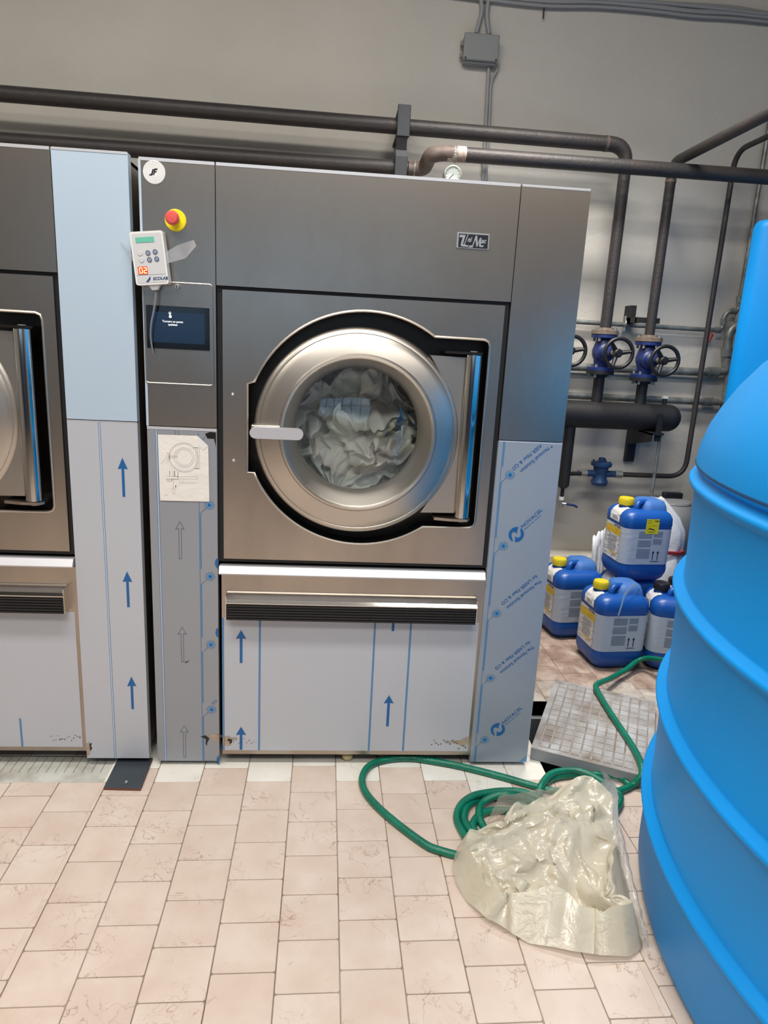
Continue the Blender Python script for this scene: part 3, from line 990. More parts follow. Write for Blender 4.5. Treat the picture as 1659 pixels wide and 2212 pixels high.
    b = MB().box(-.5695, -.3815, -.007, -.003, 1.4465, 1.5735)
    sc = b.build('touch_screen', 'screen_glass', ho, bevel=.0015)
    b = MB().rect(-.5525, -.3965, 1.4655, 1.5550, -.0073, 0)
    b.text('Toccare un punto', .0085, -.4905, 1.5255, -.0076, 1, align='CENTER', bold=.0001)
    b.text('qualsiasi', .0085, -.4905, 1.5165, -.0076, 1, align='CENTER', bold=.0001)
    b.flat(circle2(-.4975, 1.5425, .0042, 12), -.0076, 1)
    b.flat([(-.5000, 1.5460), (-.4995, 1.5530), (-.4975, 1.5535), (-.4965, 1.5465), (-.4935, 1.5440), (-.4940, 1.5400)], -.0076, 1)
    b.ring2(-.4985, 1.5525, .0034, .0009, -.0076, 1)
    b.build('display', ['screen', 'screen_text'], sc)
    b = MB().rect(-.489, -.463, 1.611, 1.643, -.0046, 0)
    b.lathe([(.0, -.012), (.0065, -.012), (.0085, -.009), (.0095, -.004)], (-.476, 0, 1.629), 'y', 20, 1)
    b.box(-.4770, -.4750, -.0128, -.0120, 1.624, 1.634, 2)
    b.build('lock', ['steel', 'nut', 'dark_gap'], ho)
    # emergency stop
    b = MB().lathe([(.0005, -.005), (.029, -.005), (.031, -.003), (.031, 0)], (-.477, 0, 1.816), 'y', 40)
    b.lathe([(.0145, -.005), (.0145, -.020), (.012, -.026)], (-.477, 0, 1.816), 'y', 24)
    es = b.build('emergency_stop', 'yellow', t)
    b = MB().lathe([(.011, -.022), (.012, -.034), (.0195, -.040), (.020, -.046), (.014, -.052), (.0005, -.053)], (-.477, 0, 1.816), 'y', 28)
    b.build('stop_button', 'red_button', es)
    # round sticker
    b = MB().lathe([(.0005, -.0025), (.031, -.0025), (.032, -.001), (.032, .0)], (-.535, 0, 1.942), 'y', 40)
    for r in (.014, .019, .0235, .028): b.ring2(-.535, 1.942, r, .0006, -.0028, 2)
    b.flat([(-.5340, 1.9520), (-.5245, 1.9520), (-.5255, 1.9480), (-.5305, 1.9480), (-.5315, 1.9450), (-.5270, 1.9450), (-.5280, 1.9415), (-.5325, 1.9415), (-.5345, 1.9345), (-.5385, 1.9345)], -.0029, 1)
    b.flat([(-.5395, 1.9500), (-.5350, 1.9500), (-.5400, 1.9325), (-.5495, 1.9325), (-.5475, 1.9365), (-.5435, 1.9365)], -.0029, 1)
    b.build('round_sticker', ['white_plastic', 'black_badge', 'grey_key'], t)
    # maker badge
    b = MB()
    b.prism(rrect(.0495, .0225, .003, 3, .408, 1.812), [], -.005, 0.0, 1)
    b.box(.3635, .4540, -.0056, -.004, 1.7915, 1.8300, 0)
    yb = -.0060
    b.flat([(.3670, 1.8270), (.3840, 1.8270), (.3775, 1.8000), (.3810, 1.8000), (.3900, 1.8290), (.3925, 1.8290), (.3840, 1.8020), (.3860, 1.7985), (.3985, 1.7985), (.3960, 1.7935), (.3740, 1.7940), (.3705, 1.7975), (.3755, 1.8200), (.3650, 1.8195)], yb, 1)
    b.text('ni', .0200, .3905, 1.8085, yb, 1, shear=.35, bold=.0007, sx=.8)
    b.flat([(.3930, 1.7925), (.4080, 1.7925), (.4150, 1.8160), (.4190, 1.7960), (.4225, 1.7960), (.4270, 1.8120), (.4270, 1.7990), (.4290, 1.7955), (.4395, 1.7955), (.4425, 1.8005), (.4330, 1.8005), (.4330, 1.8215), (.4285, 1.8215), (.4225, 1.8055), (.4195, 1.8270), (.4150, 1.8270), (.4065, 1.7985), (.3955, 1.7985)], yb, 1)
    b.text('ac', .0200, .4330, 1.8070, yb, 1, shear=.35, bold=.0007, sx=.8)
    b.build('badge', ['black_badge', 'silver'], t)
    return t
main = washer('large steel washing machine full of white linen, with touch screen and red stop button', 'washing machine', 0, 0, 'main')
left = washer('steel washing machine cut off by the left edge, blue-white film on its side panel', 'washing machine', -1.366, .010, 'left')

# the tangled wash load seen through the glass
pts, fs = LINEN
vs = []
for x, y, z in pts:
    r = math.hypot(x, y)
    k = .97
    Y_ = .272 - z * 1.30 + .10 * max(0, (y + .02) / .3) ** 1.3
    if r * k > .20: Y_ = max(Y_, .105 + (r * k - .20) * .6)
    vs.append((DC + x * k, max(Y_, .098), DZ + y * k))
b = MB()
b.add(vs, fs, 0, True)
b.build('laundry', 'linen', label='tangled white and pale lilac linen pressed behind the round door glass', cat='laundry', kind='stuff', sharp=180).modifiers.new('soften', 'SUBSURF').render_levels = 1

# ------------------------------------------------------------------ instruction sheet on the control column
b = MB()
a = math.radians(-.5)
b.T = Matrix.Translation((-.467, 0, 1.077)) @ Matrix.Rotation(a, 4, 'Y') @ Matrix.Translation((.467, 0, -1.077))
sh = [(-.545, .970), (-.389, .970), (-.389, 1.152), (-.422, 1.183), (-.545, 1.183)]
b.prism(sh, [], -.0025, -.0015)
b.flat([(-.389, 1.152), (-.422, 1.183), (-.4215, 1.155), (-.405, 1.138)], -.0034, 3)
y = -.0028
cx, cz = -.4655, 1.112
for r in (.026, .0315, .044): b.ring2(cx, cz, r, .0006, y, 1)
b.ring2(cx, cz, .0475, .0006, y, 1, a0=50, a1=310)
b.line((cx - .044, cz + .004), (cx - .018, cz + .004), .0006, y, 1)
b.line((cx - .044, cz), (cx - .018, cz), .0006, y, 1)
for x in (cx + .0375, cx + .0425, cx + .048): b.line((x, cz - .037), (x, cz + .033), .0007, y, 1)
b.line((cx + .030, cz + .033), (cx + .046, cz + .033), .0012, y, 2)
b.line((cx + .030, cz - .034), (cx + .046, cz - .034), .0014, y, 2)
for x0, x1, z0, z1 in ((cx - .053, cx - .046, cz - .013, cz + .014),):
    for s_, e_ in (((x0, z0), (x1, z0)), ((x1, z0), (x1, z1)), ((x1, z1), (x0, z1)), ((x0, z1), (x0, z0))): b.line(s_, e_, .0006, y, 1)
b.line((cx - .046, cz - .008), (cx - .046, cz + .010), .0014, y, 2)
b.line((cx - .053, cz), (cx - .072, cz - .022), .0005, y, 1)
for s_, e_, w_, m_ in (((-.524, 1.050), (-.484, 1.050), .0006, 1), ((-.524, 1.041), (-.489, 1.041), .0012, 2), ((-.522, 1.035), (-.506, 1.035), .0010, 2), ((-.506, 1.041), (-.506, 1.034), .0010, 2),
    ((-.512, 1.068), (-.512, 1.052), .0012, 2), ((-.4975, 1.068), (-.4975, 1.050), .0007, 1), ((-.486, 1.066), (-.486, 1.040), .0012, 2), ((-.496, 1.068), (-.496, 1.050), .0012, 2), ((-.496, 1.050), (-.486, 1.050), .0012, 2),
    ((-.5015, 1.068), (-.5015, 1.013), .0007, 1), ((-.4945, 1.020), (-.4945, 1.006), .0007, 1),
    ((-.482, 1.049), (-.425, 1.052), .0005, 1), ((-.482, 1.042), (-.425, 1.044), .0005, 1), ((-.425, 1.052), (-.425, 1.044), .0006, 1), ((-.482, 1.041), (-.482, 1.030), .0006, 1), ((-.482, 1.030), (-.431, 1.030), .0005, 1), ((-.472, 1.041), (-.472, 1.030), .0005, 1)):
    b.line(s_, e_, w_, y, m_)
b.flat([(-.4965, 1.016), (-.4925, 1.016), (-.4945, 1.023)], y, 2)
for s_, e_ in (((-.5045, .992), (-.5045, 1.008)), ((-.4985, .992), (-.4985, 1.008)), ((-.5045, 1.008), (-.5015, 1.013)), ((-.4985, 1.008), (-.5015, 1.013)), ((-.5045, .992), (-.4985, .992))): b.line(s_, e_, .0006, y, 1)
for i in range(5): b.line((-.531 + i * .0022, .987), (-.5297 + i * .0022, .9885), .0007, y, 1)
b.T = Matrix.Identity(4)
b.build('instruction_sheet', ['paper', 'pencil', 'pencil_dark', 'white_plastic'], label='white paper sheet with line drawing of the round door, taped to the grey panel', cat='paper sheet')

# ------------------------------------------------------------------ dosing controller
t = thing('dosing_controller', 'white handheld keypad with green display and red 02 digits, tilted beside the touch screen', 'controller', (-.545, -.012, 1.703), local=True)
t.rotation_euler = (0, math.radians(-6.0), math.radians(-2))
b = MB()
b.prism(rrect(.0475, .0735, .006, 4), [], -.030, .002)
b.prism(rrect(.0425, .0680, .004, 4), [], -.0308, -.028, 1)
y = -.0312
b.box(-.0425, .0425, y, -.030, -.0465, -.0458, 2)
b.flat([(-.018, -.066), (-.003, -.050), (-.003, -.058), (-.010, -.066)], y, 2)
b.text('ECOLAB', .0115, .0035, -.0615, y, 2, bold=.0004, shear=.15)
hb = b.build('housing', ['white_plastic', 'grey_key', 'navy'], t, bevel=.0015)
b = MB()
b.box(-.032, .021, y - .0006, y, .043, .0575)
b.build('green_display', 'lcd', t)
b = MB()
b.box(-.0360, -.0085, y - .0006, y, -.0440, -.0225)
for k, segs in enumerate(('abcdef', 'abged')):
    x0 = -.0315 + k * .0125
    z0, z1, w_ = -.0405, -.0260, .0075
    zm = (z0 + z1) / 2
    S_ = {'a': ((x0, z1), (x0 + w_, z1)), 'b': ((x0 + w_, z1), (x0 + w_, zm)), 'c': ((x0 + w_, zm), (x0 + w_, z0)), 'd': ((x0, z0), (x0 + w_, z0)), 'e': ((x0, zm), (x0, z0)), 'f': ((x0, z1), (x0, zm)), 'g': ((x0, zm), (x0 + w_, zm))}
    for q in segs: b.line(S_[q][0], S_[q][1], .0020, y - .0009, 1)
b.build('digit_display', ['led_back', 'led'], t)
for i, (x, z, dark) in enumerate(((-.024, .014, 0), (-.001, .014, 1), (.020, .016, 1), (-.022, -.0045, 0), (.001, -.0045, 1), (.022, -.0035, 1))):
    b = MB().lathe([(.0005, y - .0012), (.0065, y - .0012), (.0075, y)], (x, 0, z), 'y', 18, 0)
    if dark:
        b.ring2(x, z, .0055, .0026, y - .0015, 1)
        b.flat([(x - .0025, z - .002), (x + .0025, z - .002), (x, z + .003)] if i in (2,) else [(x - .0025, z), (x + .002, z + .003), (x + .002, z - .003)], y - .0016, 1)
    b.build('key', ['grey_key', 'navy'], t)
MB().prism([(-.016, -.072), (.020, -.072), (.010, -.088), (-.006, -.088)], [], -.022, -.006).build('plug', 'white_plastic', t, bevel=.002)
cp = smooth_path([(.004, -.014, -.084), (.0, -.016, -.11), (-.010, -.016, -.145), (-.024, -.014, -.185), (-.032, -.008, -.225), (-.033, .000, -.265), (-.030, .02, -.30), (-.028, .04, -.36)], 5)
MB().tube(cp, .0028, 8).build('cable', 'cable_grey', t)
for nm, pts, lab in (('adhesive_tape', [(-.640, -.001, 1.748), (-.628, -.012, 1.752), (-.602, -.020, 1.715), (-.596, -.022, 1.690), (-.606, -.010, 1.700), (-.620, -.004, 1.728)], 'strip of clear tape stuck to the blue-white film left of the dosing keypad'),
                     ('adhesive_tape', [(-.500, -.038, 1.690), (-.498, -.040, 1.722), (-.470, -.020, 1.745), (-.425, -.004, 1.765), (-.418, -.003, 1.748), (-.450, -.004, 1.712)], 'strip of clear tape spreading onto the steel right of the dosing keypad')):
    b = MB()
    n = len(pts)
    k = V(0, -.0012, 0)
    b.add([V(*p) for p in pts] + [V(*p) + k for p in pts], [(0, 1, 2, 5), (5, 2, 3, 4), (6, 11, 8, 7), (11, 10, 9, 8)] + [(i, (i + 1) % n, n + (i + 1) % n, n + i) for i in range(n)], 0)
    b.build(nm, 'clear_tape', label=lab, cat='tape', bevel=0)

# ================================================================== pipework behind
PR = .043
YA = 1.78
pA0, pA1 = at(0, 202, YA), at(1318, 311, YA)
dA = (pA1 - pA0).normalized()
v1 = at(1309, 700, YA)
v1x = v1.x
elbow = V(v1x, YA, pA1.z + dA.z * (v1x - pA1.x) / dA.x)
topf = at(1303, 722, YA)
t = thing('steam_pipe', 'dark iron pipe running highest across the wall, turning down to the middle valve', 'pipe', (v1x, YA, topf.z))
b = MB()
pa_ = rounded([pA0 - dA * 1.5, elbow, V(v1x, YA, topf.z + .02)], .10, 8)
b.tube(pa_, [.0385] * (len(pa_) - 6) + [.037, .036, .035, .034, .032, .032], 20)
b.build('pipe_run', 'pipe', t)
MB().cyl(V(v1x, YA, elbow.z - .115), V(v1x, YA, elbow.z - .13), .037, 20).build('weld_bead', 'pipe_rust', t)
MB().cyl(elbow - dA * .115, elbow - dA * .13, .0405, 20).build('weld_bead', 'pipe_rust', t)
# pipe B in front, with its S-bend
YB1, YB2 = 1.78, 1.62
q0, q1 = at(0, 303, YB1), at(880, 365, YB1)
dB = (q1 - q0).normalized()
e1 = at(915, 362, 1.76)
e2 = at(932, 336, 1.64)
q2, q3 = at(985, 333, YB2), at(1659, 383, YB2)
dB2 = (q3 - q2).normalized()
t = thing('steam_pipe', 'dark iron pipe with rusty S-bend above the washer, crossing in front of the upright pipes', 'pipe', tuple(q2 - V(0, 0, .04)))
MB().tube([q0 - dB * 1.5, q1], .039, 20).build('pipe_run', 'pipe', t)
MB().tube(smooth_path([q1, q1 + dB * .03, e1, (e1 + e2) / 2, e2, q2 - dB2 * .06, q2], 5), .038, 20).build('s_bend', 'pipe_rust', t, label='rusty brown S-bend')
b = MB().cyl(q2 - dB2 * .045, q2 + dB2 * .05, .0385, 20)
b.build('weld_zone', 'weld_white', t, label='pale scorched weld zone')
for c_ in (q2, q1 + dB * .035):
    MB().tube([c_ + V(0, math.cos(a) * .039, math.sin(a) * .039) for a in [2 * PI * i / 20 for i in range(20)]], .005, 8, closed=True).build('joint_ring', 'nut', t)
MB().tube([q2 + dB2 * .05, q3 + dB2 * .9], .0365, 20).build('pipe_run', 'pipe', t)
# bracket clasping both long pipes
ub = at(870, 250, YA - .07)
c1 = at(870, 268, YA)
c2 = at(864, 366, YB1)
t = thing('pipe_bracket', 'dark grey steel bracket clasping the two long pipes above the washer', 'bracket', (c1.x, YW, c2.z))
b = MB()
b.box(c1.x - .034, c1.x + .034, YA - .065, YA - .045, c1.z - .075, c1.z + .075)
b.box(c1.x - .034, c1.x + .034, YA - .06, YW - .001, c1.z + .045, c1.z + .058)
b.box(c1.x - .034, c1.x + .034, YA - .06, YW - .001, c1.z - .062, c1.z - .046)
b.build('upper_clamp', 'bracket', t, bevel=.004)
b = MB()
for (p, q) in (((c1.x - .005, YA - .050, c1.z - .07), (c2.x, YA - .02, c1.z - .13)), ((c2.x, YA - .02, c1.z - .13), (c2.x, YA - .03, c2.z + .03))):
    P_, Q_ = V(*p), V(*q)
    w_ = .028
    b.add([P_ + V(-w_, 0, 0), P_ + V(w_, 0, 0), P_ + V(w_, .012, 0), P_ + V(-w_, .012, 0), Q_ + V(-w_, 0, 0), Q_ + V(w_, 0, 0), Q_ + V(w_, .012, 0), Q_ + V(-w_, .012, 0)],
          [(0, 1, 5, 4), (2, 3, 7, 6), (1, 2, 6, 5), (3, 0, 4, 7), (0, 3, 2, 1), (4, 5, 6, 7)])
b.build('strap', 'bracket', t)
b = MB().box(c2.x - .033, c2.x + .033, YB1 - .062, YB1 - .045, c2.z - .06, c2.z + .055)
b.box(c2.x - .033, c2.x + .033, YB1 - .06, YW - .001, c2.z + .042, c2.z + .055)
b.build('lower_clamp', 'bracket', t, bevel=.004)

# second upright: comes from the camera side, turns down
v2 = at(1404, 715, YA)
top2 = at(1450, 352, YA)
dz2 = at(1659, 246, Y=YA - 1.1)
k2 = V(v2.x, YA, top2.z)
t = thing('steam_pipe', 'dark iron pipe coming overhead from the right, turning down to the rightmost valve', 'pipe', (v2.x, YA, v2.z))
MB().tube(rounded([V(v2.x, -3.0, top2.z), k2, V(v2.x, YA, at(1402, 737, YA).z + .02)], .075, 8), .0275, 20).build('pipe_run', 'pipe', t)
MB().cyl(V(v2.x, YA, k2.z - .085), V(v2.x, YA, k2.z - .10), .0295, 20).build('weld_bead', 'pipe_rust', t)
# clip on the wall behind that pipe
b = MB().box(v2.x - .075, v2.x - .045, YW - .10, YW - .001, at(1395, 690, YW).z - .03, at(1395, 690, YW).z + .07)
b.box(v2.x - .075, v2.x + .06, YW - .20, YW - .17, at(1395, 690, YW).z - .03, at(1395, 690, YW).z + .0)
b.box(v2.x - .075, v2.x - .045, YW - .19, YW - .05, at(1395, 690, YW).z - .03, at(1395, 690, YW).z + .0)
b.build('wall_clip', 'black_paint', label='small black steel clip behind the second upright pipe', cat='clip')

# thin condensate pipe
YT = 1.83
h0 = at(1576, 335, YT)
h1 = at(1500, 990, YT)
hx = at(1540, 640, YT).x
hb_ = at(1400, 1027, YT)
trapr = at(1340, 1023, YT)
t = thing('condensate_pipe', 'thin dark pipe dropping beside the valves and bending left to the small blue steam trap', 'pipe', (hx, YT, hb_.z))
MB().tube(rounded([V(hx, -3.0, h0.z + .02), V(hx, YT, h0.z + .02), V(hx, YT, hb_.z), V(trapr.x, YT, hb_.z)], .11, 8), .015, 14).build('pipe_run', 'pipe', t)
b = MB()
b.cyl(V(trapr.x - .035, YT, hb_.z), V(trapr.x + .01, YT, hb_.z), .024, 6)
b.build('union_nut', 'nut', t)
# steam trap
tc_ = at(1297, 1021, YT)
t = thing('steam_trap', 'small dark blue cast steam trap between two pale unions low on the wall', 'steam trap', (tc_.x, YT, tc_.z - .07))
b = MB()
X, Z = tc_.x, hb_.z
b.cyl(V(X - .085, YT, Z), V(X + .085, YT, Z), .020, 18)
b.lathe([(.0005, -.075), (.045, -.070), (.052, -.050), (.042, -.030), (.038, .0), (.044, .03), (.048, .048)], (X, YT, Z), 'z', 24)
b.build('trap_body', 'trap_blue', t)
b = MB()
b.lathe([(.048, .048), (.062, .050), (.063, .068), (.040, .074), (.022, .078), (.020, .098), (.0005, .100)], (X, YT, Z), 'z', 24)
b.build('trap_cover', 'trap_blue', t)
for i in range(4):
    a = PI / 4 + i * PI / 2
    MB().cyl(V(X + .052 * math.cos(a), YT + .052 * math.sin(a), Z + .045), V(X + .052 * math.cos(a), YT + .052 * math.sin(a), Z + .080), .007, 6).build('bolt', 'trap_blue', t)
b = MB().cyl(V(X - .140, YT, Z), V(X - .085, YT, Z), .021, 6)
b.build('union_nut', 'nut', t)

# header vessel
YH = 1.78
hc = at(1440, 903, YH)
HR = .080
hxr = at(1467, 908, YH).x
t = thing('steam_header', 'fat matt black horizontal steam header with a domed end, running behind the washer', 'steam header', (1.3, YH, hc.z - HR))
b = MB()
prof = [(.0005, .02)] + [(HR * math.sin(math.radians(a)), .02 + .07 * (1 - math.cos(math.radians(a)))) for a in range(10, 91, 10)]
path = [(.0005, hxr)] + [(HR * math.sin(math.radians(a)), hxr - .075 * (1 - math.cos(math.radians(a)))) for a in range(10, 91, 10)] + [(HR, .95), (.0005, .93)]
b.lathe(path, (0, YH, hc.z), 'x', 32)
b.build('vessel', 'black_paint', t)
def valve(px_up, label, grp, first=True):
    pass
valves = []
vz = {}
for i, (pxT, pyT, pxB, pyB, wx, wy) in enumerate(((1303, 722, 1292, 800, 1335, 767), (1402, 738, 1390, 806, 1433, 775))):
    vz[i] = (at(pxT, pyT, YA), at(pxB, pyB, YA), at(wx, wy, YA - .235))
def make_valve(x, zt, zb, label):
    """globe valve: two flanges with bolts, waisted body, bonnet towards the room, spoked hand wheel"""
    t = thing('globe_valve', label, 'valve', (x, YA, zb), group=None, local=True)
    H = zt - zb
    b = MB()
    b.lathe([(.042, 0), (.075, 0), (.075, .018), (.040, .022), (.046, .06), (.058, H * .42), (.060, H * .55), (.048, H * .75), (.040, H - .024), (.073, H - .020), (.073, H)], (0, 0, 0), 'z', 32)
    b.lathe([(.055, .0), (.052, -.06), (.040, -.072), (.040, -.085), (.026, -.10), (.022, -.16)], (0, 0, H * .5), 'y', 24)
    b.build('valve_body', 'valve_blue', t)
    b = MB().lathe([(.0005, H), (.076, H), (.076, H + .022), (.045, H + .026), (.043, H + .036)], (0, 0, 0), 'z', 32)
    b.build('upper_flange', 'rust', t)
    b = MB().lathe([(.043, -.036), (.046, -.022), (.078, -.020), (.078, 0)], (0, 0, 0), 'z', 32)
    b.build('lower_flange', 'black_paint', t)
    for k in range(4):
        a = PI / 4 + k * PI / 2
        for z0, z1 in ((H - .040, H + .034), (-.040, .034)):
            q = MB().cyl(V(.060 * math.cos(a), .060 * math.sin(a), z0), V(.060 * math.cos(a), .060 * math.sin(a), z1), .008, 6)
            q.build('bolt', 'nut', t)
    w = MB()
    zc = H * .5
    R_ = .078
    w.tube([V(R_ * math.cos(a), -.235, zc + R_ * math.sin(a)) for a in [2 * PI * k / 40 for k in range(40)]], .0105, 10, closed=True)
    for k in range(3):
        a = math.radians(10 + 120 * k)
        w.tube([V(.016 * math.cos(a), -.215, zc + .016 * math.sin(a)), V(R_ * math.cos(a), -.235, zc + R_ * math.sin(a))], [.014, .009], 8)
    ho = w.build('hand_wheel', 'black_plastic', t)
    MB().lathe([(.0005, -.244), (.015, -.244), (.017, -.236), (.024, -.232), (.024, -.205)], (0, 0, zc), 'y', 16).build('hub', 'black_plastic', ho)
    MB().lathe([(.024, -.206), (.021, -.19), (.017, -.15)], (0, 0, zc), 'y', 16).build('stem', 'nut', t)
    return t
T0, B0, W0 = vz[0]
T1, B1, W1 = vz[1]
HV = T0.z - B0.z
g = 'blue globe valves on the steam header'
va = make_valve(v1x, T0.z, B0.z, 'blue globe valve with black hand wheel under the middle upright pipe')
va['group'] = g
vb = copy_tree(va)
vb.location = (v2.x, YA, T1.z - HV)
vb['label'] = 'blue globe valve with black hand wheel, rightmost of the three on the header'
vc = copy_tree(va)
vcx = v1x - (v2.x - v1x) * 1.0
vc.location = (vcx, YA, B0.z)
vc['label'] = 'globe valve mostly hidden behind the washer, only half its black hand wheel showing'
for x, z in ((v1x, B0.z), (v2.x, T1.z - HV), (vcx, B0.z)):
    MB().cyl(V(x, YH, hc.z + HR * .9), V(x, YH, z - .03), .031, 20).build('riser', 'black_paint', t)
# drop leg with its drain cock, small vent, supports
dl = at(1222, 1000, YH)
zb_ = at(1213, 1048, YH).z
b = MB()
b.tube([V(dl.x, YH, hc.z - HR * .8), V(dl.x, YH, zb_)], .035, 24)
b.tube([V(dl.x, YH, zb_ + .001), V(dl.x, YH, zb_ - .012), V(dl.x, YH, zb_ - .02), V(dl.x, YH, zb_ - .075)], [.035, .026, .011, .011], 20)
b.cyl(V(dl.x, YH, Z), V(X - .13, YH + .03, Z), .013, 12)
dleg = b.build('drop_leg', 'black_paint', t)
b = MB().cyl(V(dl.x, YH, zb_ - .070), V(dl.x, YH, zb_ - .09), .016, 12)
b.build('white_collar', 'white_plastic', dleg)
b = MB().cyl(V(dl.x, YH, zb_ - .09), V(dl.x, YH, zb_ - .135), .014, 12)
b.cyl(V(dl.x, YH - .02, zb_ - .11), V(dl.x + .03, YH - .03, zb_ - .11), .009, 10)
b.build('drain_cock', 'nut', dleg)
b = MB().tube([V(dl.x + .02, YH - .035, zb_ - .108), V(dl.x + .07, YH - .035, zb_ - .115), V(dl.x + .09, YH - .035, zb_ - .125)], .007, 8)
b.build('lever', 'valve_blue', dleg)
vt = at(1435, 872, YH)
MB().cyl(V(vt.x, YH, vt.z - .02), V(vt.x, YH, vt.z + .03), .013, 12).build('vent_stub', 'black_paint', t)
MB().box(vt.x - .018, vt.x + .012, YH - .012, YH + .012, vt.z + .03, vt.z + .045).build('vent_cap', 'white_plastic', t)
s1 = at(1364, 960, YW - .03)
s2 = at(1425, 925, YH - .10)
b = MB()
b.box(s1.x - .028, s1.x + .028, YW - .035, YW - .001, at(1360, 995, YW).z, hc.z - .02)
b.loft([[(s1.x - .03, y_, z_) for y_, z_ in ((YW - .03, hc.z - HR - .002), (YH - .12, hc.z - HR - .002), (YH - .12, hc.z - HR - .05), (YW - .03, hc.z - HR - .11))], [(s1.x - .02, y_, z_) for y_, z_ in ((YW - .03, hc.z - HR - .002), (YH - .12, hc.z - HR - .002), (YH - .12, hc.z - HR - .05), (YW - .03, hc.z - HR - .11))]], 0, False)
b.box(s1.x - .03, s2.x + .02, YH - .12, YH + .05, hc.z - HR - .012, hc.z - HR + .001)
b.box(s2.x - .016, s2.x + .016, YH - HR - .014, YH - HR - .002, hc.z - HR - .05, hc.z + .03)
b.build('support', 'black_paint', t)
rod0, rod1 = at(1421, 948, YH - .08), at(1408, 1090, YH - .08)
rx = (rod0.x + rod1.x) / 2
MB().tube([V(rx, YH - .08, hc.z - HR), V(rx, YH - .08, .0)], .0095, 12).build('drain_rod', 'galv', label='thin bare steel rod below the black header, behind the stacked blue canister', cat='rod')

# galvanised pipes on the wall
YG = 1.955
def grun(name, label, pts, r, mm='galv', clamps=(), Y=YG, extra=()):
    P_ = [at(px, py, Y) for px, py in pts]
    z_ = P_[1].z
    t = thing(name, label, 'pipe', tuple(P_[0]))
    MB().tube(rounded(P_, r * 2.4, 6), r, 16).build('pipe_run', mm, t)
    for cx_, cy_ in clamps:
        c = at(cx_, cy_, Y)
        b = MB().tube([c + V(0, math.cos(a) * (r + .003), math.sin(a) * (r + .003)) for a in [2 * PI * i / 16 for i in range(16)]], .006, 6, closed=True)
        b.cyl(c + V(0, 0, r), c + V(0, 0, r + .03), .008, 8)
        b.cyl(c - V(0, 0, r), c - V(0, 0, r + .03), .008, 8)
        b.build('clamp', 'nut', t)
    for a_, b_ in extra:
        p, q = at(a_[0], a_[1], Y), at(b_[0], b_[1], Y)
        MB().cyl(p, q, r * 1.3, 16).build('socket', 'galv', t)
    return t
grun('galvanised_pipe', 'thin galvanised water pipe, top one of the three level runs on the wall', [(1180, 691), (1538, 713), (1560, 713), (1563, 685), (1575, 672), (1596, 672), (1597, 640)], .014, clamps=((1350, 699),), extra=(((1545, 713), (1556, 713)), ((1563, 700), (1563, 688)), ((1580, 672), (1590, 672)), ((1597, 655), (1598, 640))))
lv = at(1535, 717, YG - .03)
MB().tube([lv, lv + V(.005, -.01, -.02), lv + V(-.01, -.015, -.06)], [.008, .009, .007], 8).build('stop_lever', mat('red_lever', rgb(150, 40, 36), .5), label='small red lever at the right end of the top galvanised pipe', cat='lever')
grun('galvanised_pipe', 'thick galvanised water pipe, middle one of the three level runs on the wall', [(1180, 790), (1521, 804), (1560, 803), (1568, 800), (1572, 735), (1577, 712), (1600, 700)], .024, clamps=((1515, 803),), extra=(((1528, 804), (1550, 804)), ((1569, 770), (1570, 750))))
grun('galvanised_pipe', 'galvanised water pipe just above the black header, lowest of the three level runs', [(1180, 852), (1498, 867), (1620, 871)], .0205, clamps=((1500, 867),), extra=(((1518, 868), (1540, 868)),))
u0_, u1_ = at(1648, 280, YG), at(1600, 640, YG)
t = thing('galvanised_pipe', 'upright galvanised pipe at the right edge behind the tall blue tank', 'pipe', (u1_.x, YG, 1.0))
MB().tube([V(u1_.x, YG, 1.2), V(u1_.x, YG, 2.9)], .013, 14).build('pipe_run', 'galv', t)

# junction box with its conduits
jl, jr = at(1002, 100, YW - .07), at(1078, 100, YW - .07)
jt, jb = at(1040, 72, YW - .07).z, at(1040, 137, YW - .07).z
t = thing('junction_box', 'square grey electrical junction box high on the wall above the washer', 'junction box', ((jl.x + jr.x) / 2, YW, jb))
MB().box(jl.x + .004, jr.x - .004, YW - .055, YW - .001, jb + .002, jt - .002).build('box_body', 'box_grey', t, bevel=.008)
MB().box(jl.x, jr.x, YW - .075, YW - .056, jb + .012, jt).build('box_cover', 'box_grey', t, bevel=.006)
for i, sx in enumerate((jl.x + .012, jr.x - .012)):
    MB().cyl(V(sx, YW - .078, jb + .020), V(sx, YW - .074, jb + .020), .005, 10).build('cover_screw', 'dark_gap', t)
for i, zz in enumerate((.3, .7)):
    MB().cyl(V(jl.x - .012, YW - .03, jb + (jt - jb) * zz), V(jl.x + .006, YW - .03, jb + (jt - jb) * zz), .014, 12).build('knockout', 'box_grey', t)
gc = 'grey electrical conduits around the junction box'
for pts, r, lab in (([(1034, -40), (1038, -8), (1041, 22), (1036, 45), (1029, 72)], .012, 'grey conduit entering the top of the junction box on its left side'),
                    ([(1058, -40), (1056, -8), (1052, 25), (1053, 50), (1057, 74)], .012, 'grey conduit entering the top of the junction box on its right side'),
                    ([(1056, 140), (1053, 200), (1049, 280), (1044, 380), (1043, 420)], .010, 'straight grey conduit running down from the middle of the junction box'),
                    ([(1076, 138), (1073, 152), (1064, 170), (1060, 190), (1057, 260), (1050, 380), (1049, 420)], .008, 'thinner grey conduit swerving down from the right corner of the junction box')):
    P_ = [at(x_, y_, YW - .018) for x_, y_ in pts]
    MB().tube(smooth_path(P_, 6), r, 10).build('conduit', 'conduit', label=lab, cat='conduit', group=gc)
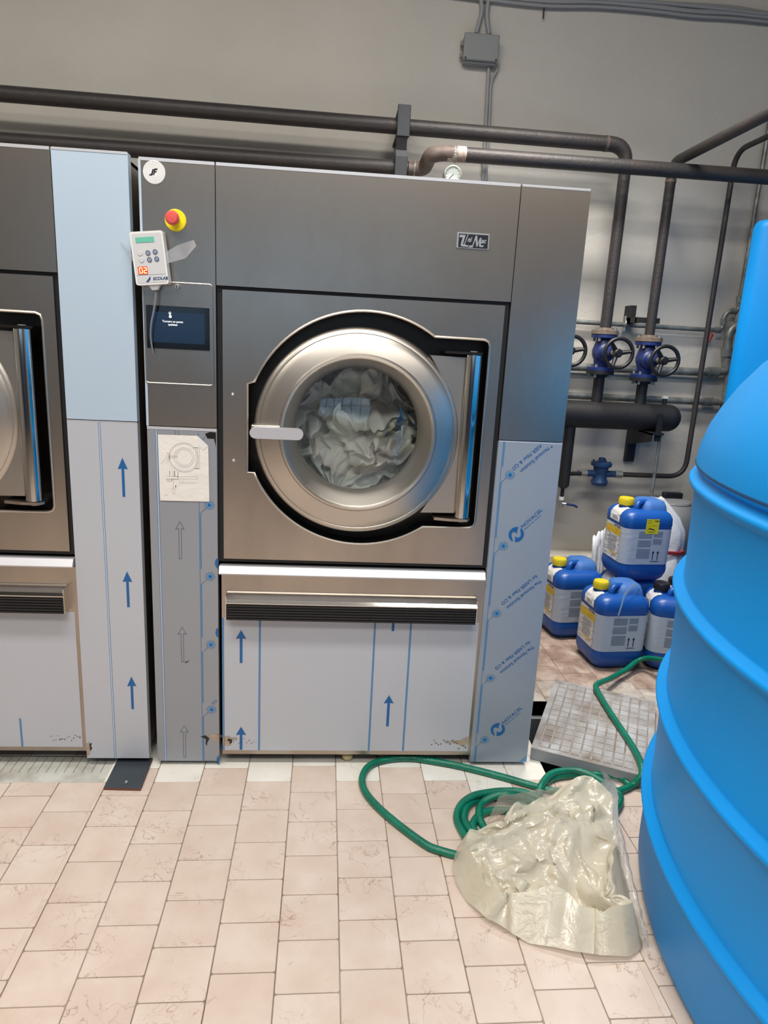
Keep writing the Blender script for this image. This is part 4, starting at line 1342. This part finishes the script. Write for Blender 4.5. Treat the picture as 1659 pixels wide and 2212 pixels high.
# cable run up under the ceiling line
b = MB()
for k, (dy, dz_, r) in enumerate(((.014, .0, .013), (.012, .026, .012), (.034, .016, .010), (.014, -.022, .009))):
    P_ = []
    for x_, y_ in ((900, -32), (1000, -16), (1100, -4), (1190, 2), (1290, 6), (1400, 15), (1500, 24), (1580, 30), (1659, 40), (1760, 48)):
        p = at(x_, y_, YW - .02)
        P_.append(p + V(0, .005 - dy * .5, dz_ + .004 * math.sin(x_ * .02 + k * 2)))
    b.tube(smooth_path(P_, 4), r, 8)
b.build('cable_bundle', 'conduit', label='bundle of grey conduits running along the wall at the very top', cat='cables', kind='stuff')
nh = at(1176, 8, YW - .02)
MB().tube([nh, nh + V(.0, 0, -.04), nh + V(.002, 0, -.07)], .004, 6).build('nail', 'black_paint', label='thin dark nail hanging below the conduits at the top of the wall', cat='nail')

# pressure gauge
gcn = at(978, 378, 1.16)
t = thing('pressure_gauge', 'round pressure gauge with white dial half hidden behind the top of the washer', 'gauge', (gcn.x, 1.19, 1.965))
GR = .041
b = MB().lathe([(.0005, .035), (GR, .035), (GR, -.006), (GR - .006, -.008), (GR - .006, -.002)], (gcn.x, 1.16, gcn.z), 'y', 32)
b.tube([V(gcn.x, 1.185, gcn.z - .02), V(gcn.x, 1.185, 1.966)], .010, 10)
b.build('gauge_case', 'galv', t)
b = MB().lathe([(.0005, 0), (GR - .005, 0)], (gcn.x, 1.16, gcn.z), 'y', 32, 0)
for k in range(11):
    a = math.radians(225 - 27 * k)
    b.line((gcn.x + math.cos(a) * .026, gcn.z + math.sin(a) * .026), (gcn.x + math.cos(a) * .032, gcn.z + math.sin(a) * .032), .0014, 1.1590, 1)
b.line((gcn.x + .004, gcn.z + .004), (gcn.x - .022, gcn.z - .022), .0025, 1.1588, 1)
b.build('dial', ['dial', 'dark_gap'], t)

# grey drain pipe at the foot of the wall
MB().tube([V(.9, 1.80, .165), V(1.86, 1.80, .165)], .052, 20).build('drain_pipe', 'pvc', label='fat grey plastic pipe lying along the foot of the back wall', cat='pipe')
for i in range(3):
    pass

# ================================================================== tanks
TC = (2.066, -.966)
b = MB()
prof = [(.0005, 0), (1.15, 0), (1.190, .012), (1.198, .04)]
for zr in (.261, .567, .889, 1.188):
    prof += [(1.200, zr - .030), (1.203, zr - .022), (1.216, zr - .013), (1.219, zr - .004), (1.215, zr + .003), (1.194, zr + .012), (1.191, zr + .018)]
prof += [(1.203, 1.215), (1.207, 1.222)]
b.lathe(prof, (TC[0], TC[1], 0), 'z', 160, 0)
prof = [(1.207, 1.222), (1.209, 1.226), (1.207, 1.230)]
b.lathe(prof, (TC[0], TC[1], 0), 'z', 160, 1)
prof = [(1.207, 1.230), (1.203, 1.27), (1.188, 1.325), (1.165, 1.375), (1.130, 1.435), (1.085, 1.495), (1.02, 1.56), (.92, 1.63), (.78, 1.70), (.60, 1.76), (.40, 1.80), (.26, 1.81)]
b.lathe(prof, (TC[0], TC[1], 0), 'z', 160, 0)
tk = thing('storage_tank', 'huge round bright blue plastic tank with raised hoops and domed shoulder, right foreground', 'tank', (TC[0], TC[1], 0))
b.build('tank_body', ['tank', 'tank_seam'], tk, sharp=60)
MB().lathe([(.26, 1.80), (.27, 1.81), (.27, 1.86), (.24, 1.88), (.0005, 1.89)], (TC[0], TC[1], 0), 'z', 64).build('tank_lid', 'tank', tk)
b = MB()
a2_ = math.radians(-35)
def tring(z, d_, r_):
    out = []
    for p in rrect(.40 - d_, .28 - d_, r_, 8, .40, .28):
        out.append((2.05 + p[0] * math.cos(a2_) - p[1] * math.sin(a2_), 1.323 + p[0] * math.sin(a2_) + p[1] * math.cos(a2_), z))
    return out
b.loft([tring(z, d_, r_) for z, d_, r_ in ((0, .02, .06), (.02, 0, .07), (2.145, 0, .07), (2.17, .006, .07), (2.183, .018, .06), (2.188, .035, .05))], 0, True)
b.build('storage_tank', 'tank', label='tall narrow bright blue tank standing behind the big domed tank', cat='tank', sharp=60)

# ================================================================== canisters
def make_can(label, yellow=True, nap=False, crown=True):
    t = thing('canister', label, 'canister', (0, 0, 0), local=True)
    hx, hy, H = .134, .125, .375
    def ring(z, dx, r): return [(p[0], p[1], z) for p in rrect(hx - dx, hy - dx, r, 5)]
    b = MB()
    lv = [(0.0, .045, .035), (.008, .026, .040), (.025, .010, .045), (.055, .001, .047), (.075, 0, .047), (.10, .003, .046), (.285, .003, .046), (.30, 0, .047), (.335, .002, .047), (.355, .012, .045), (.368, .030, .040), (.372, .05, .035)]
    b.loft([ring(*q) for q in lv], 0, True)
    if crown:
     # raised hump at the back right that the grip grows out of
     b.loft([[(p[0], p[1], z) for p in rrect(hx_, hy_, r_, 4, cx_, .015)] for z, hx_, hy_, r_, cx_ in ((.360, .070, .090, .04, .050), (.385, .066, .085, .04, .050), (.408, .056, .070, .035, .052), (.414, .040, .05, .03, .052))], 1, True)
     b.tube(smooth_path([(.035, -.01, .398), (-.005, -.025, .402), (-.030, -.035, .402), (-.045, -.042, .388), (-.050, -.045, .362)], 4), .015, 10, 0)
     b.lathe([(.034, .365), (.032, .385)], (-.078, .010, 0), 'z', 20, 0)
    b.build('can_body', ['jug_blue', 'dust'], t, sharp=50)
    # wrap-round label
    b = MB()
    def lring(z): return [(p[0], p[1], z) for p in rrect(hx - .001, hy - .001, .047, 5)]
    b.loft([lring(.100), lring(.19), lring(.285)], 0, True, False, False)
    yf = -(hy + .0004)
    for k in range(19):
        z = .272 - k * .0075
        if k in (5, 11): continue
        b.rect(-.060, .012, z - .0045, z, yf, 1)
    for k in range(9):
        z = .272 - k * .0075
        if k == 4: continue
        b.rect(.020, .068, z - .0045, z, yf, 1)
    for x in (.030, .056):
        b.flat([(x - .0022, .125), (x + .0022, .125), (x + .0022, .160), (x + .007, .160), (x, .174), (x - .007, .160), (x - .0022, .160)], yf, 2)
    b.rect(.020, .066, .116, .119, yf, 2)
    # narrow left face: yellow block, crinkled white field, maker name
    xl = -(hx + .0004)
    def lq(y0, y1, z0, z1, m, dx=0): b.add([(xl - dx, y1, z0), (xl - dx, y0, z0), (xl - dx, y0, z1), (xl - dx, y1, z1)], [(0, 1, 2, 3)], m)
    lq(-.076, .076, .102, .284, 4)
    if yellow:
        lq(-.076, .076, .232, .268, 3, .0003)
        lq(-.062, .020, .130, .138, 3, .0003)
    for k in range(12):
        z = .224 - k * .0070
        lq(-.045, .040, z - .003, z, 1, .0003)
    T_ = b.T
    b.T = Matrix.Translation((xl - .0006, 0, 0)) @ Matrix.Rotation(-PI / 2, 4, 'Z')
    b.text('ECOLAB', .016, .010, .272, 0, 2, bold=.0006)
    b.T = T_
    lab = b.build('wrap_label', ['label', 'label_text', 'ink_navy', 'label_yellow', 'label_white'], t, sharp=60)
    # shoulder sticker folded over the top edge
    b = MB()
    pr = [(.0006, .300), (.0006, .335), (.0125, .3555), (.030, .3690), (.050, .3735)]
    rows = []
    for dx, z in pr:
        x = -(hx - dx) - .0012 if z < .34 else -(hx - dx) - .0004
        rows.append([(x, .050, z + .0008), (x, -.050, z + .0008)])
    vs = [p for r_ in rows for p in r_]
    b.add(vs, [(2 * i, 2 * i + 1, 2 * i + 3, 2 * i + 2) for i in range(len(rows) - 1)], 0, True)
    for k in range(7): b.add([(-hx - .0012, -.03 + k * .008, .308), (-hx - .0012, -.026 + k * .008, .308), (-hx - .0012, -.026 + k * .008, .328), (-hx - .0012, -.03 + k * .008, .328)], [(0, 3, 2, 1)], 1)
    b.build('shoulder_sticker', ['label_white', 'label_text'], t, sharp=80)
    if nap:
        b = MB()
        yn = -(hy + .0022)
        b.prism([(-.028, .262), (.040, .262), (.040, .338), (-.028, .338)], [], yn, yn + .0012)
        yn -= .0003
        b.text('NAP', .014, .014, .324, yn, 1, bold=.0004)
        for z, x0, x1 in ((.330, -.026, .004), (.322, -.02, .0), (.316, -.026, -.006), (.304, .002, .030), (.300, -.024, -.004), (.274, -.016, .022), (.270, -.012, .018)): b.line((x0, z), (x1, z), .0016, yn, 1)
        b.flat([(-.026, .284), (-.008, .292), (.012, .288), (.030, .274), (.012, .282), (-.008, .286)], yn, 1)
        b.build('yellow_sticker', ['sticker_yellow', 'ink_navy'], t)
    return t
def cap_for(t, m):
    b = MB()
    b.lathe([(.034, .380), (.038, .384), (.038, .412), (.034, .418), (.0005, .419)], (-.078, .010, 0), 'z', 24)
    for k in range(20):
        a = 2 * PI * k / 20
        b.box(-.078 + .0375 * math.cos(a) - .0012, -.078 + .0375 * math.cos(a) + .0012, .010 + .0375 * math.sin(a) - .0012, .010 + .0375 * math.sin(a) + .0012, .386, .408)
    return b.build('cap', m, t)
gcan = 'blue canisters behind the washer'
c0 = make_can('blue canister standing frontmost, white strap over its top and grey text label facing out', True)
cap_for(c0, 'cap_yellow')
plain = c0
def place(o, x, y, z, rz, label):
    o.location = (x, y, z)
    o.rotation_euler = (0, 0, math.radians(rz))
    o['label'] = label
    o['group'] = gcan
cB = copy_tree(c0)
cD = make_can('blue canister carrying another one', True, False, False)
place(c0, 1.424, .908, 0, 5, 'blue canister standing frontmost, thin pale strap bent over its top')
place(cB, 1.328, 1.262, 0, 7, 'blue canister with yellow cap half hidden behind the washer, leftmost of the group')
place(cD, 1.612, 1.168, 0, 0, 'blue canister carrying another one, squeezed behind the frontmost canister')
c1_ = make_can('blue canister on top of the stack with a square yellow sticker', True, True)
cap_for(c1_, 'cap_yellow')
place(c1_, 1.600, 1.140, .3725, 4, 'blue canister standing on another one, with a square yellow sticker below its top')
cE = make_can('blue canister with black cap', False)
cap_for(cE, 'cap_black')
cF = copy_tree(cE)
place(cE, 1.726, .878, 0, -14, 'blue canister with a black cap and white shoulder sticker, right beside the frontmost canister')
place(cF, 1.80, .585, 0, -24, 'blue canister almost hidden behind the domed tank, touched by the end of the green hose')
# strap across the front canister
b = MB()
P_ = smooth_path([(1.380, .758, .300), (1.392, .765, .345), (1.41, .785, .392), (1.45, .81, .428), (1.49, .84, .428), (1.52, .86, .385)], 5)
vs, fs = [], []
for p in P_:
    vs += [p + V(0, 0, 0), p + V(.006, -.0, -.010), p + V(.006, .0015, -.010), p + V(0, .0015, 0)]
for i in range(len(P_) - 1):
    for j in range(4):
        k = (j + 1) % 4
        fs.append((4 * i + j, 4 * i + k, 4 * i + 4 + k, 4 * i + 4 + j))
b.add(vs, fs)
b.build('plastic_strap', 'tie', label='thin pale blue plastic strap arching over the frontmost canister', cat='strap')

# white sack tied with red cord
t = thing('sack', 'crumpled white sack tied with red cord, behind the stacked canister', 'sack', (1.87, 1.535, 0))
b = MB()
rings = []
for z, rx, ry in ((0, .20, .15), (.04, .235, .18), (.15, .24, .19), (.27, .225, .175), (.35, .20, .15), (.40, .19, .12), (.45, .21, .12), (.52, .205, .11), (.60, .15, .085), (.66, .09, .05), (.71, .04, .02)):
    ring = []
    for j in range(56):
        a = 2 * PI * j / 56
        k = 1 + .14 * noise.noise(V(math.cos(a) * 2.2, math.sin(a) * 2.2, z * 9)) + .10 * abs(noise.noise(V(math.cos(a) * 7, math.sin(a) * 7, z * 14)))
        ring.append((1.87 + rx * k * math.cos(a) + max(0, z - .45) * .03, 1.535 + ry * .82 * k * math.sin(a), z + .02 * noise.noise(V(a * 2, z * 8, 1))* (z > .02)))
    rings.append(ring)
b.loft(rings, 0, True)
b.build('sack_body', 'sack', t, sharp=30)
b = MB()
for dz_ in (0, .012):
    b.tube([V(1.87 + .205 * math.cos(a), 1.535 + .118 * math.sin(a), .405 + dz_ + .008 * math.sin(3 * a)) for a in [2 * PI * i / 40 for i in range(40)]], .006, 6, closed=True)
b.build('cord', 'red_cord', t)
b = MB()
vs, fs = [], []
r_ = random.Random(11)
N1, N2 = 9, 7
for i in range(N1):
    for j in range(N2):
        u, v = i / (N1 - 1), j / (N2 - 1)
        vs.append((1.520 + .075 * u + .03 * noise.noise(V(i, j, 2)), 1.46 + .05 * v + .03 * noise.noise(V(i * .7, j * .7, 9)), .0 + .54 * v - .07 * (1 - u) * v + .05 * v * noise.noise(V(i * .9, j, 5))))
for i in range(N1 - 1):
    for j in range(N2 - 1):
        a = i * N2 + j
        fs.append((a, a + N2, a + N2 + 1, a + 1))
b.add(vs, fs, 0, True)
o = b.build('torn_wrapping', 'sack', label='ragged sheet of white wrapping left of the stacked canister, against the wall', cat='wrapping', sharp=25)
o.modifiers.new('thickness', 'SOLIDIFY').thickness = .002

# grey drum with black handle
t = thing('plastic_drum', 'grey plastic drum with a black grip on its lid, behind the white sack', 'drum', (2.075, 1.745, 0))
gx, gy = 2.075, 1.745
MB().lathe([(.0005, 0), (.15, 0), (.16, .02), (.16, .50), (.155, .56), (.14, .61), (.11, .645), (.0005, .65)], (gx, gy, 0), 'z', 48).build('drum_body', 'bin', t)
MB().lathe([(.11, .640), (.115, .646), (.11, .655), (.06, .668), (.0005, .67)], (gx, gy, 0), 'z', 40).build('drum_lid', 'bin', t)
MB().box(gx - .06, gx + .06, gy - .02, gy + .02, .665, .705).build('grip', 'black_plastic', t, bevel=.008)

# white jugs with black caps
def jug(x, y, z0, label, grp):
    t = thing('jug', label, 'jug', (x, y, 0), group=grp)
    b = MB()
    b.loft([[(x + p[0], y + p[1], z) for p in rrect(.09 - d_, .07 - d_, .03, 4)] for z, d_ in ((0, .01), (.01, 0), (.22, 0), (.26, .01), (.285, .035), (.295, .05))], 0, True)
    b.build('jug_body', 'jug_white', t, sharp=50)
    MB().lathe([(.036, .292), (.040, .296), (.040, .322), (.036, .328), (.0005, .328)], (x, y, 0), 'z', 24).build('cap', 'cap_black', t)
    return t
jug(1.905, 1.24, 0, 'white jug with black cap standing just behind the black-capped blue canister', None)

# ================================================================== floor items
# loose manhole cover
t = thing('manhole_cover', 'square grey grooved plastic manhole cover lying askew over the open pit', 'cover', (.785, .045, 0), local=True)
t.rotation_euler = (0, 0, math.radians(-26))
LW_, LL, LH = .43, .605, .05
b = MB()
b.box(0, LW_, 0, LL, .002, LH - .003, 1)
b.box(.001, LW_ - .001, .001, LL - .001, LH - .003, LH - .0015, 2)
nx, ny = 10, 13
m0 = .025
cw, ch = (LW_ - 2 * m0) / nx, (LL - 2 * m0) / ny
rr = random.Random(2)
for i in range(nx):
    for j in range(ny):
        x0, y0 = m0 + i * cw, m0 + j * ch
        b.box(x0 + .0035, x0 + cw - .0035, y0 + .0012, y0 + ch - .0012, LH - .002, LH + .0006, 0)
b.box(0, LW_, 0, m0 - .002, LH - .003, LH, 0)
b.box(0, LW_, LL - m0 + .002, LL, LH - .003, LH, 0)
b.box(0, m0 - .002, m0 - .002, LL - m0 + .002, LH - .003, LH, 0)
b.box(LW_ - m0 + .002, LW_, m0 - .002, LL - m0 + .002, LH - .003, LH, 0)
b.build('cover_slab', ['lid', 'lid_side', 'lid_dirt'], t)
# drain channel under the left washer
b = MB()
x0, x1, y0, y1 = DRN
b.box(x0, x1, y0, y0 + .018, -.02, -.002)
for i in range(48):
    x = x1 - .002 - i * .0305
    b.box(x - .0285, x, y0 + .060, y1 - .004, -.02, -.005)
b.box(x0, x1, y0 + .019, y0 + .060, -.02, -.005)
b.box(x0, x1, y0 + .060, y1 - .004, -.025, -.010, 1)
b.build('drain_grate', ['drain', 'pit_dark'], label='pale slotted drain channel cover set in the floor in front of the left washer', cat='drain cover')
# dark steel plate
b = MB()
b.prism([(-.722, -.140), (-.600, -.145), (-.604, .030), (-.724, .026)], [], 0.0004, .0095, 0, axis='z', mside=1)
b.lathe([(.0045, .0095), (.0065, .0115), (.0055, .0125), (.0035, .0105)], (-.656, -.112, 0), 'z', 16, 2)
b.build('steel_plate', ['plate', 'plate_rust', 'nut'], label='dark steel plate with a bolt hole on the floor between the two washers', cat='plate')
# small wad under the washer
b = MB()
rings = []
for i in range(9):
    th = PI * i / 8
    rings.append([(.095 + .020 * math.sin(th) * math.cos(a) * (1 + .3 * noise.noise(V(math.cos(a), math.sin(a), i))), .035 + .016 * math.sin(th) * math.sin(a), .017 - .016 * math.cos(th) * (1 + .2 * noise.noise(V(a, i, 3)))) for a in [2 * PI * k / 12 for k in range(12)]])
b.loft(rings, 0, True)
b.build('paper_wad', 'wad', label='small yellowish crumpled wad under the front edge of the full washer', cat='litter')

# green garden hose
HRad = .0125
def fl(px, py, z=HRad): return at(px, py, Z=z)
hose = MB()
def hp(pts, n=6, r=HRad): hose.tube(smooth_path(pts, n), r, 10)
hp([V(1.655, .515, .19), V(1.61, .57, .15), fl(1392, 1422, .07), fl(1350, 1448, .04), fl(1318, 1466, .05), fl(1296, 1475, .068), fl(1287, 1484, .068), fl(1300, 1510, .064), fl(1325, 1550, .064), fl(1352, 1590, .064), fl(1375, 1627, .064), fl(1386, 1655, .064), fl(1386, 1675, .05), fl(1372, 1692, .02), fl(1360, 1697, .0095), fl(1345, 1683), fl(1316, 1675), fl(1273, 1673), fl(1229, 1675), fl(1195, 1681), fl(1176, 1693)])
hp([fl(1000, 1850), fl(970, 1843), fl(940, 1834), fl(922, 1826), fl(890, 1804), fl(850, 1773), fl(815, 1742), fl(790, 1712), fl(782, 1684), fl(792, 1660), fl(815, 1646), fl(850, 1639), fl(890, 1638), fl(940, 1645), fl(998, 1656), fl(1085, 1678), fl(1157, 1699), fl(1200, 1709), fl(1258, 1716), fl(1316, 1714), fl(1350, 1704), fl(1372, 1692)])
hp([fl(1163, 1740, .012), fl(1163, 1721, .02), fl(1168.5, 1698, .030), fl(1189, 1673, .03), fl(1223, 1664.6, .03), fl(1258, 1667.5, .03), fl(1301, 1689, .03), fl(1336, 1714, .02), fl(1338, 1735, .02), fl(1318, 1765, .0125)])
hp([fl(1200, 1760, .012), fl(1168, 1728, .030), fl(1128, 1711, .030), fl(1090, 1709, .030), fl(1056, 1712, .030), fl(1021, 1720, .030), fl(995, 1740, .020), fl(987, 1770, .0095), fl(1006, 1808), fl(1030, 1832)])
hp([fl(1180, 1765, .012), fl(1142, 1724, .020), fl(1102, 1714, .02), fl(1064, 1717, .012), fl(1035, 1726, .0095), fl(1010, 1742), fl(1003, 1770), fl(1021, 1802), fl(1045, 1826)])
hp([fl(1190, 1762, .010), fl(1157, 1737, .0095), fl(1120, 1722, .03), fl(1095, 1716, .045), fl(1067, 1720, .035), fl(1041, 1736, .02), fl(1035, 1762, .02), fl(1047, 1790, .0095), fl(1070, 1815)])
hp([fl(1140, 1775), fl(1119, 1756), fl(1096, 1751), fl(1064, 1751), fl(1037, 1760), fl(1021, 1782), fl(1031, 1803), fl(1055, 1822)])
hp([fl(1170, 1765, .0095), fl(1142, 1747), fl(1119, 1733), fl(1085, 1724, .0095), fl(1062, 1722, .0095)])
hose.build('garden_hose', 'hose', label='green garden hose looped on the tiles and running up over the manhole cover', cat='hose')

# ------------------------------------------------------------------ crumpled polythene bag
pts, fs = BAG
b = MB()
b.add([(.680 + x * 1.02, -.54 + y * 1.02, z) for x, y, z in pts], fs, 0, True)
bagr = thing('plastic_bag', 'crumpled yellowish translucent plastic bag lying over the hose beside the blue tank', 'bag', (.68, -.53, 0))
o = b.build('bag_film', 'bag', bagr, sharp=50)
# thin outer ply showing at the back edge and a loose flap on the right
def sheet(name, pts_grid, m, sharp=22):
    q = MB()
    R_, C_ = len(pts_grid), len(pts_grid[0])
    q.add([p for r_ in pts_grid for p in r_], [(i * C_ + j, i * C_ + j + 1, (i + 1) * C_ + j + 1, (i + 1) * C_ + j) for i in range(R_ - 1) for j in range(C_ - 1)], 0, True)
    return q.build(name, m, bagr, sharp=sharp)
G_ = []
for i in range(25):
    u = i / 24
    row = []
    for j in range(13):
        v = j / 12
        base = V(.56, -.36, 0).lerp(V(.90, -.235, 0), u)
        wig = .012 * noise.noise(V(u * 9, v * 5, 3)) + .01 * noise.noise(V(u * 22, v * 9, 8))
        p = base + V(-.02 * v, .045 * v + .02 * math.sin(u * 7) * v, 0)
        p.z = .135 * (1 - v) * (1 - .3 * u) + .004 + wig * (1 - v) + .006 * abs(noise.noise(V(u * 14, v * 4, 1)))
        row.append(p)
    G_.append(row)
sheet('outer_ply', G_, 'bag_thin')
G_ = []
for i in range(21):
    u = i / 20
    row = []
    for j in range(13):
        v = j / 12
        a_ = V(.868, -.49, .150).lerp(V(.845, -.80, .035), u)
        c_ = V(.912, -.50, .10).lerp(V(.872, -.79, .006), u)
        p = a_.lerp(c_, v)
        p.z += .022 * math.sin(v * PI) + .012 * noise.noise(V(u * 8, v * 4, 6)) + .006 * noise.noise(V(u * 19, v * 9, 2))
        p.x += .006 * noise.noise(V(u * 12, v * 3, 9)) - .004
        p.z = max(p.z, .006)
        row.append(p)
    G_.append(row)
sheet('side_flap', G_, 'bag_thin')
G_ = []
for i in range(17):
    u = i / 16
    row = []
    for j in range(9):
        v = j / 8
        top = V(.985, -.175, .105).lerp(V(.940, -.47, .10), u)
        top.z += .035 * math.sin(u * PI)
        bot = V(.955, -.215, .01).lerp(V(.915, -.46, .01), u)
        p = top.lerp(bot, v)
        p.x += .016 * math.sin(v * 5 + u * 4) + .006 * noise.noise(V(u * 9, v * 6, 2)) - .022
        p.z += .006 * noise.noise(V(u * 11, v * 7, 5))
        row.append(p)
    G_.append(row)
sheet('rolled_end', G_, 'bag_grey')
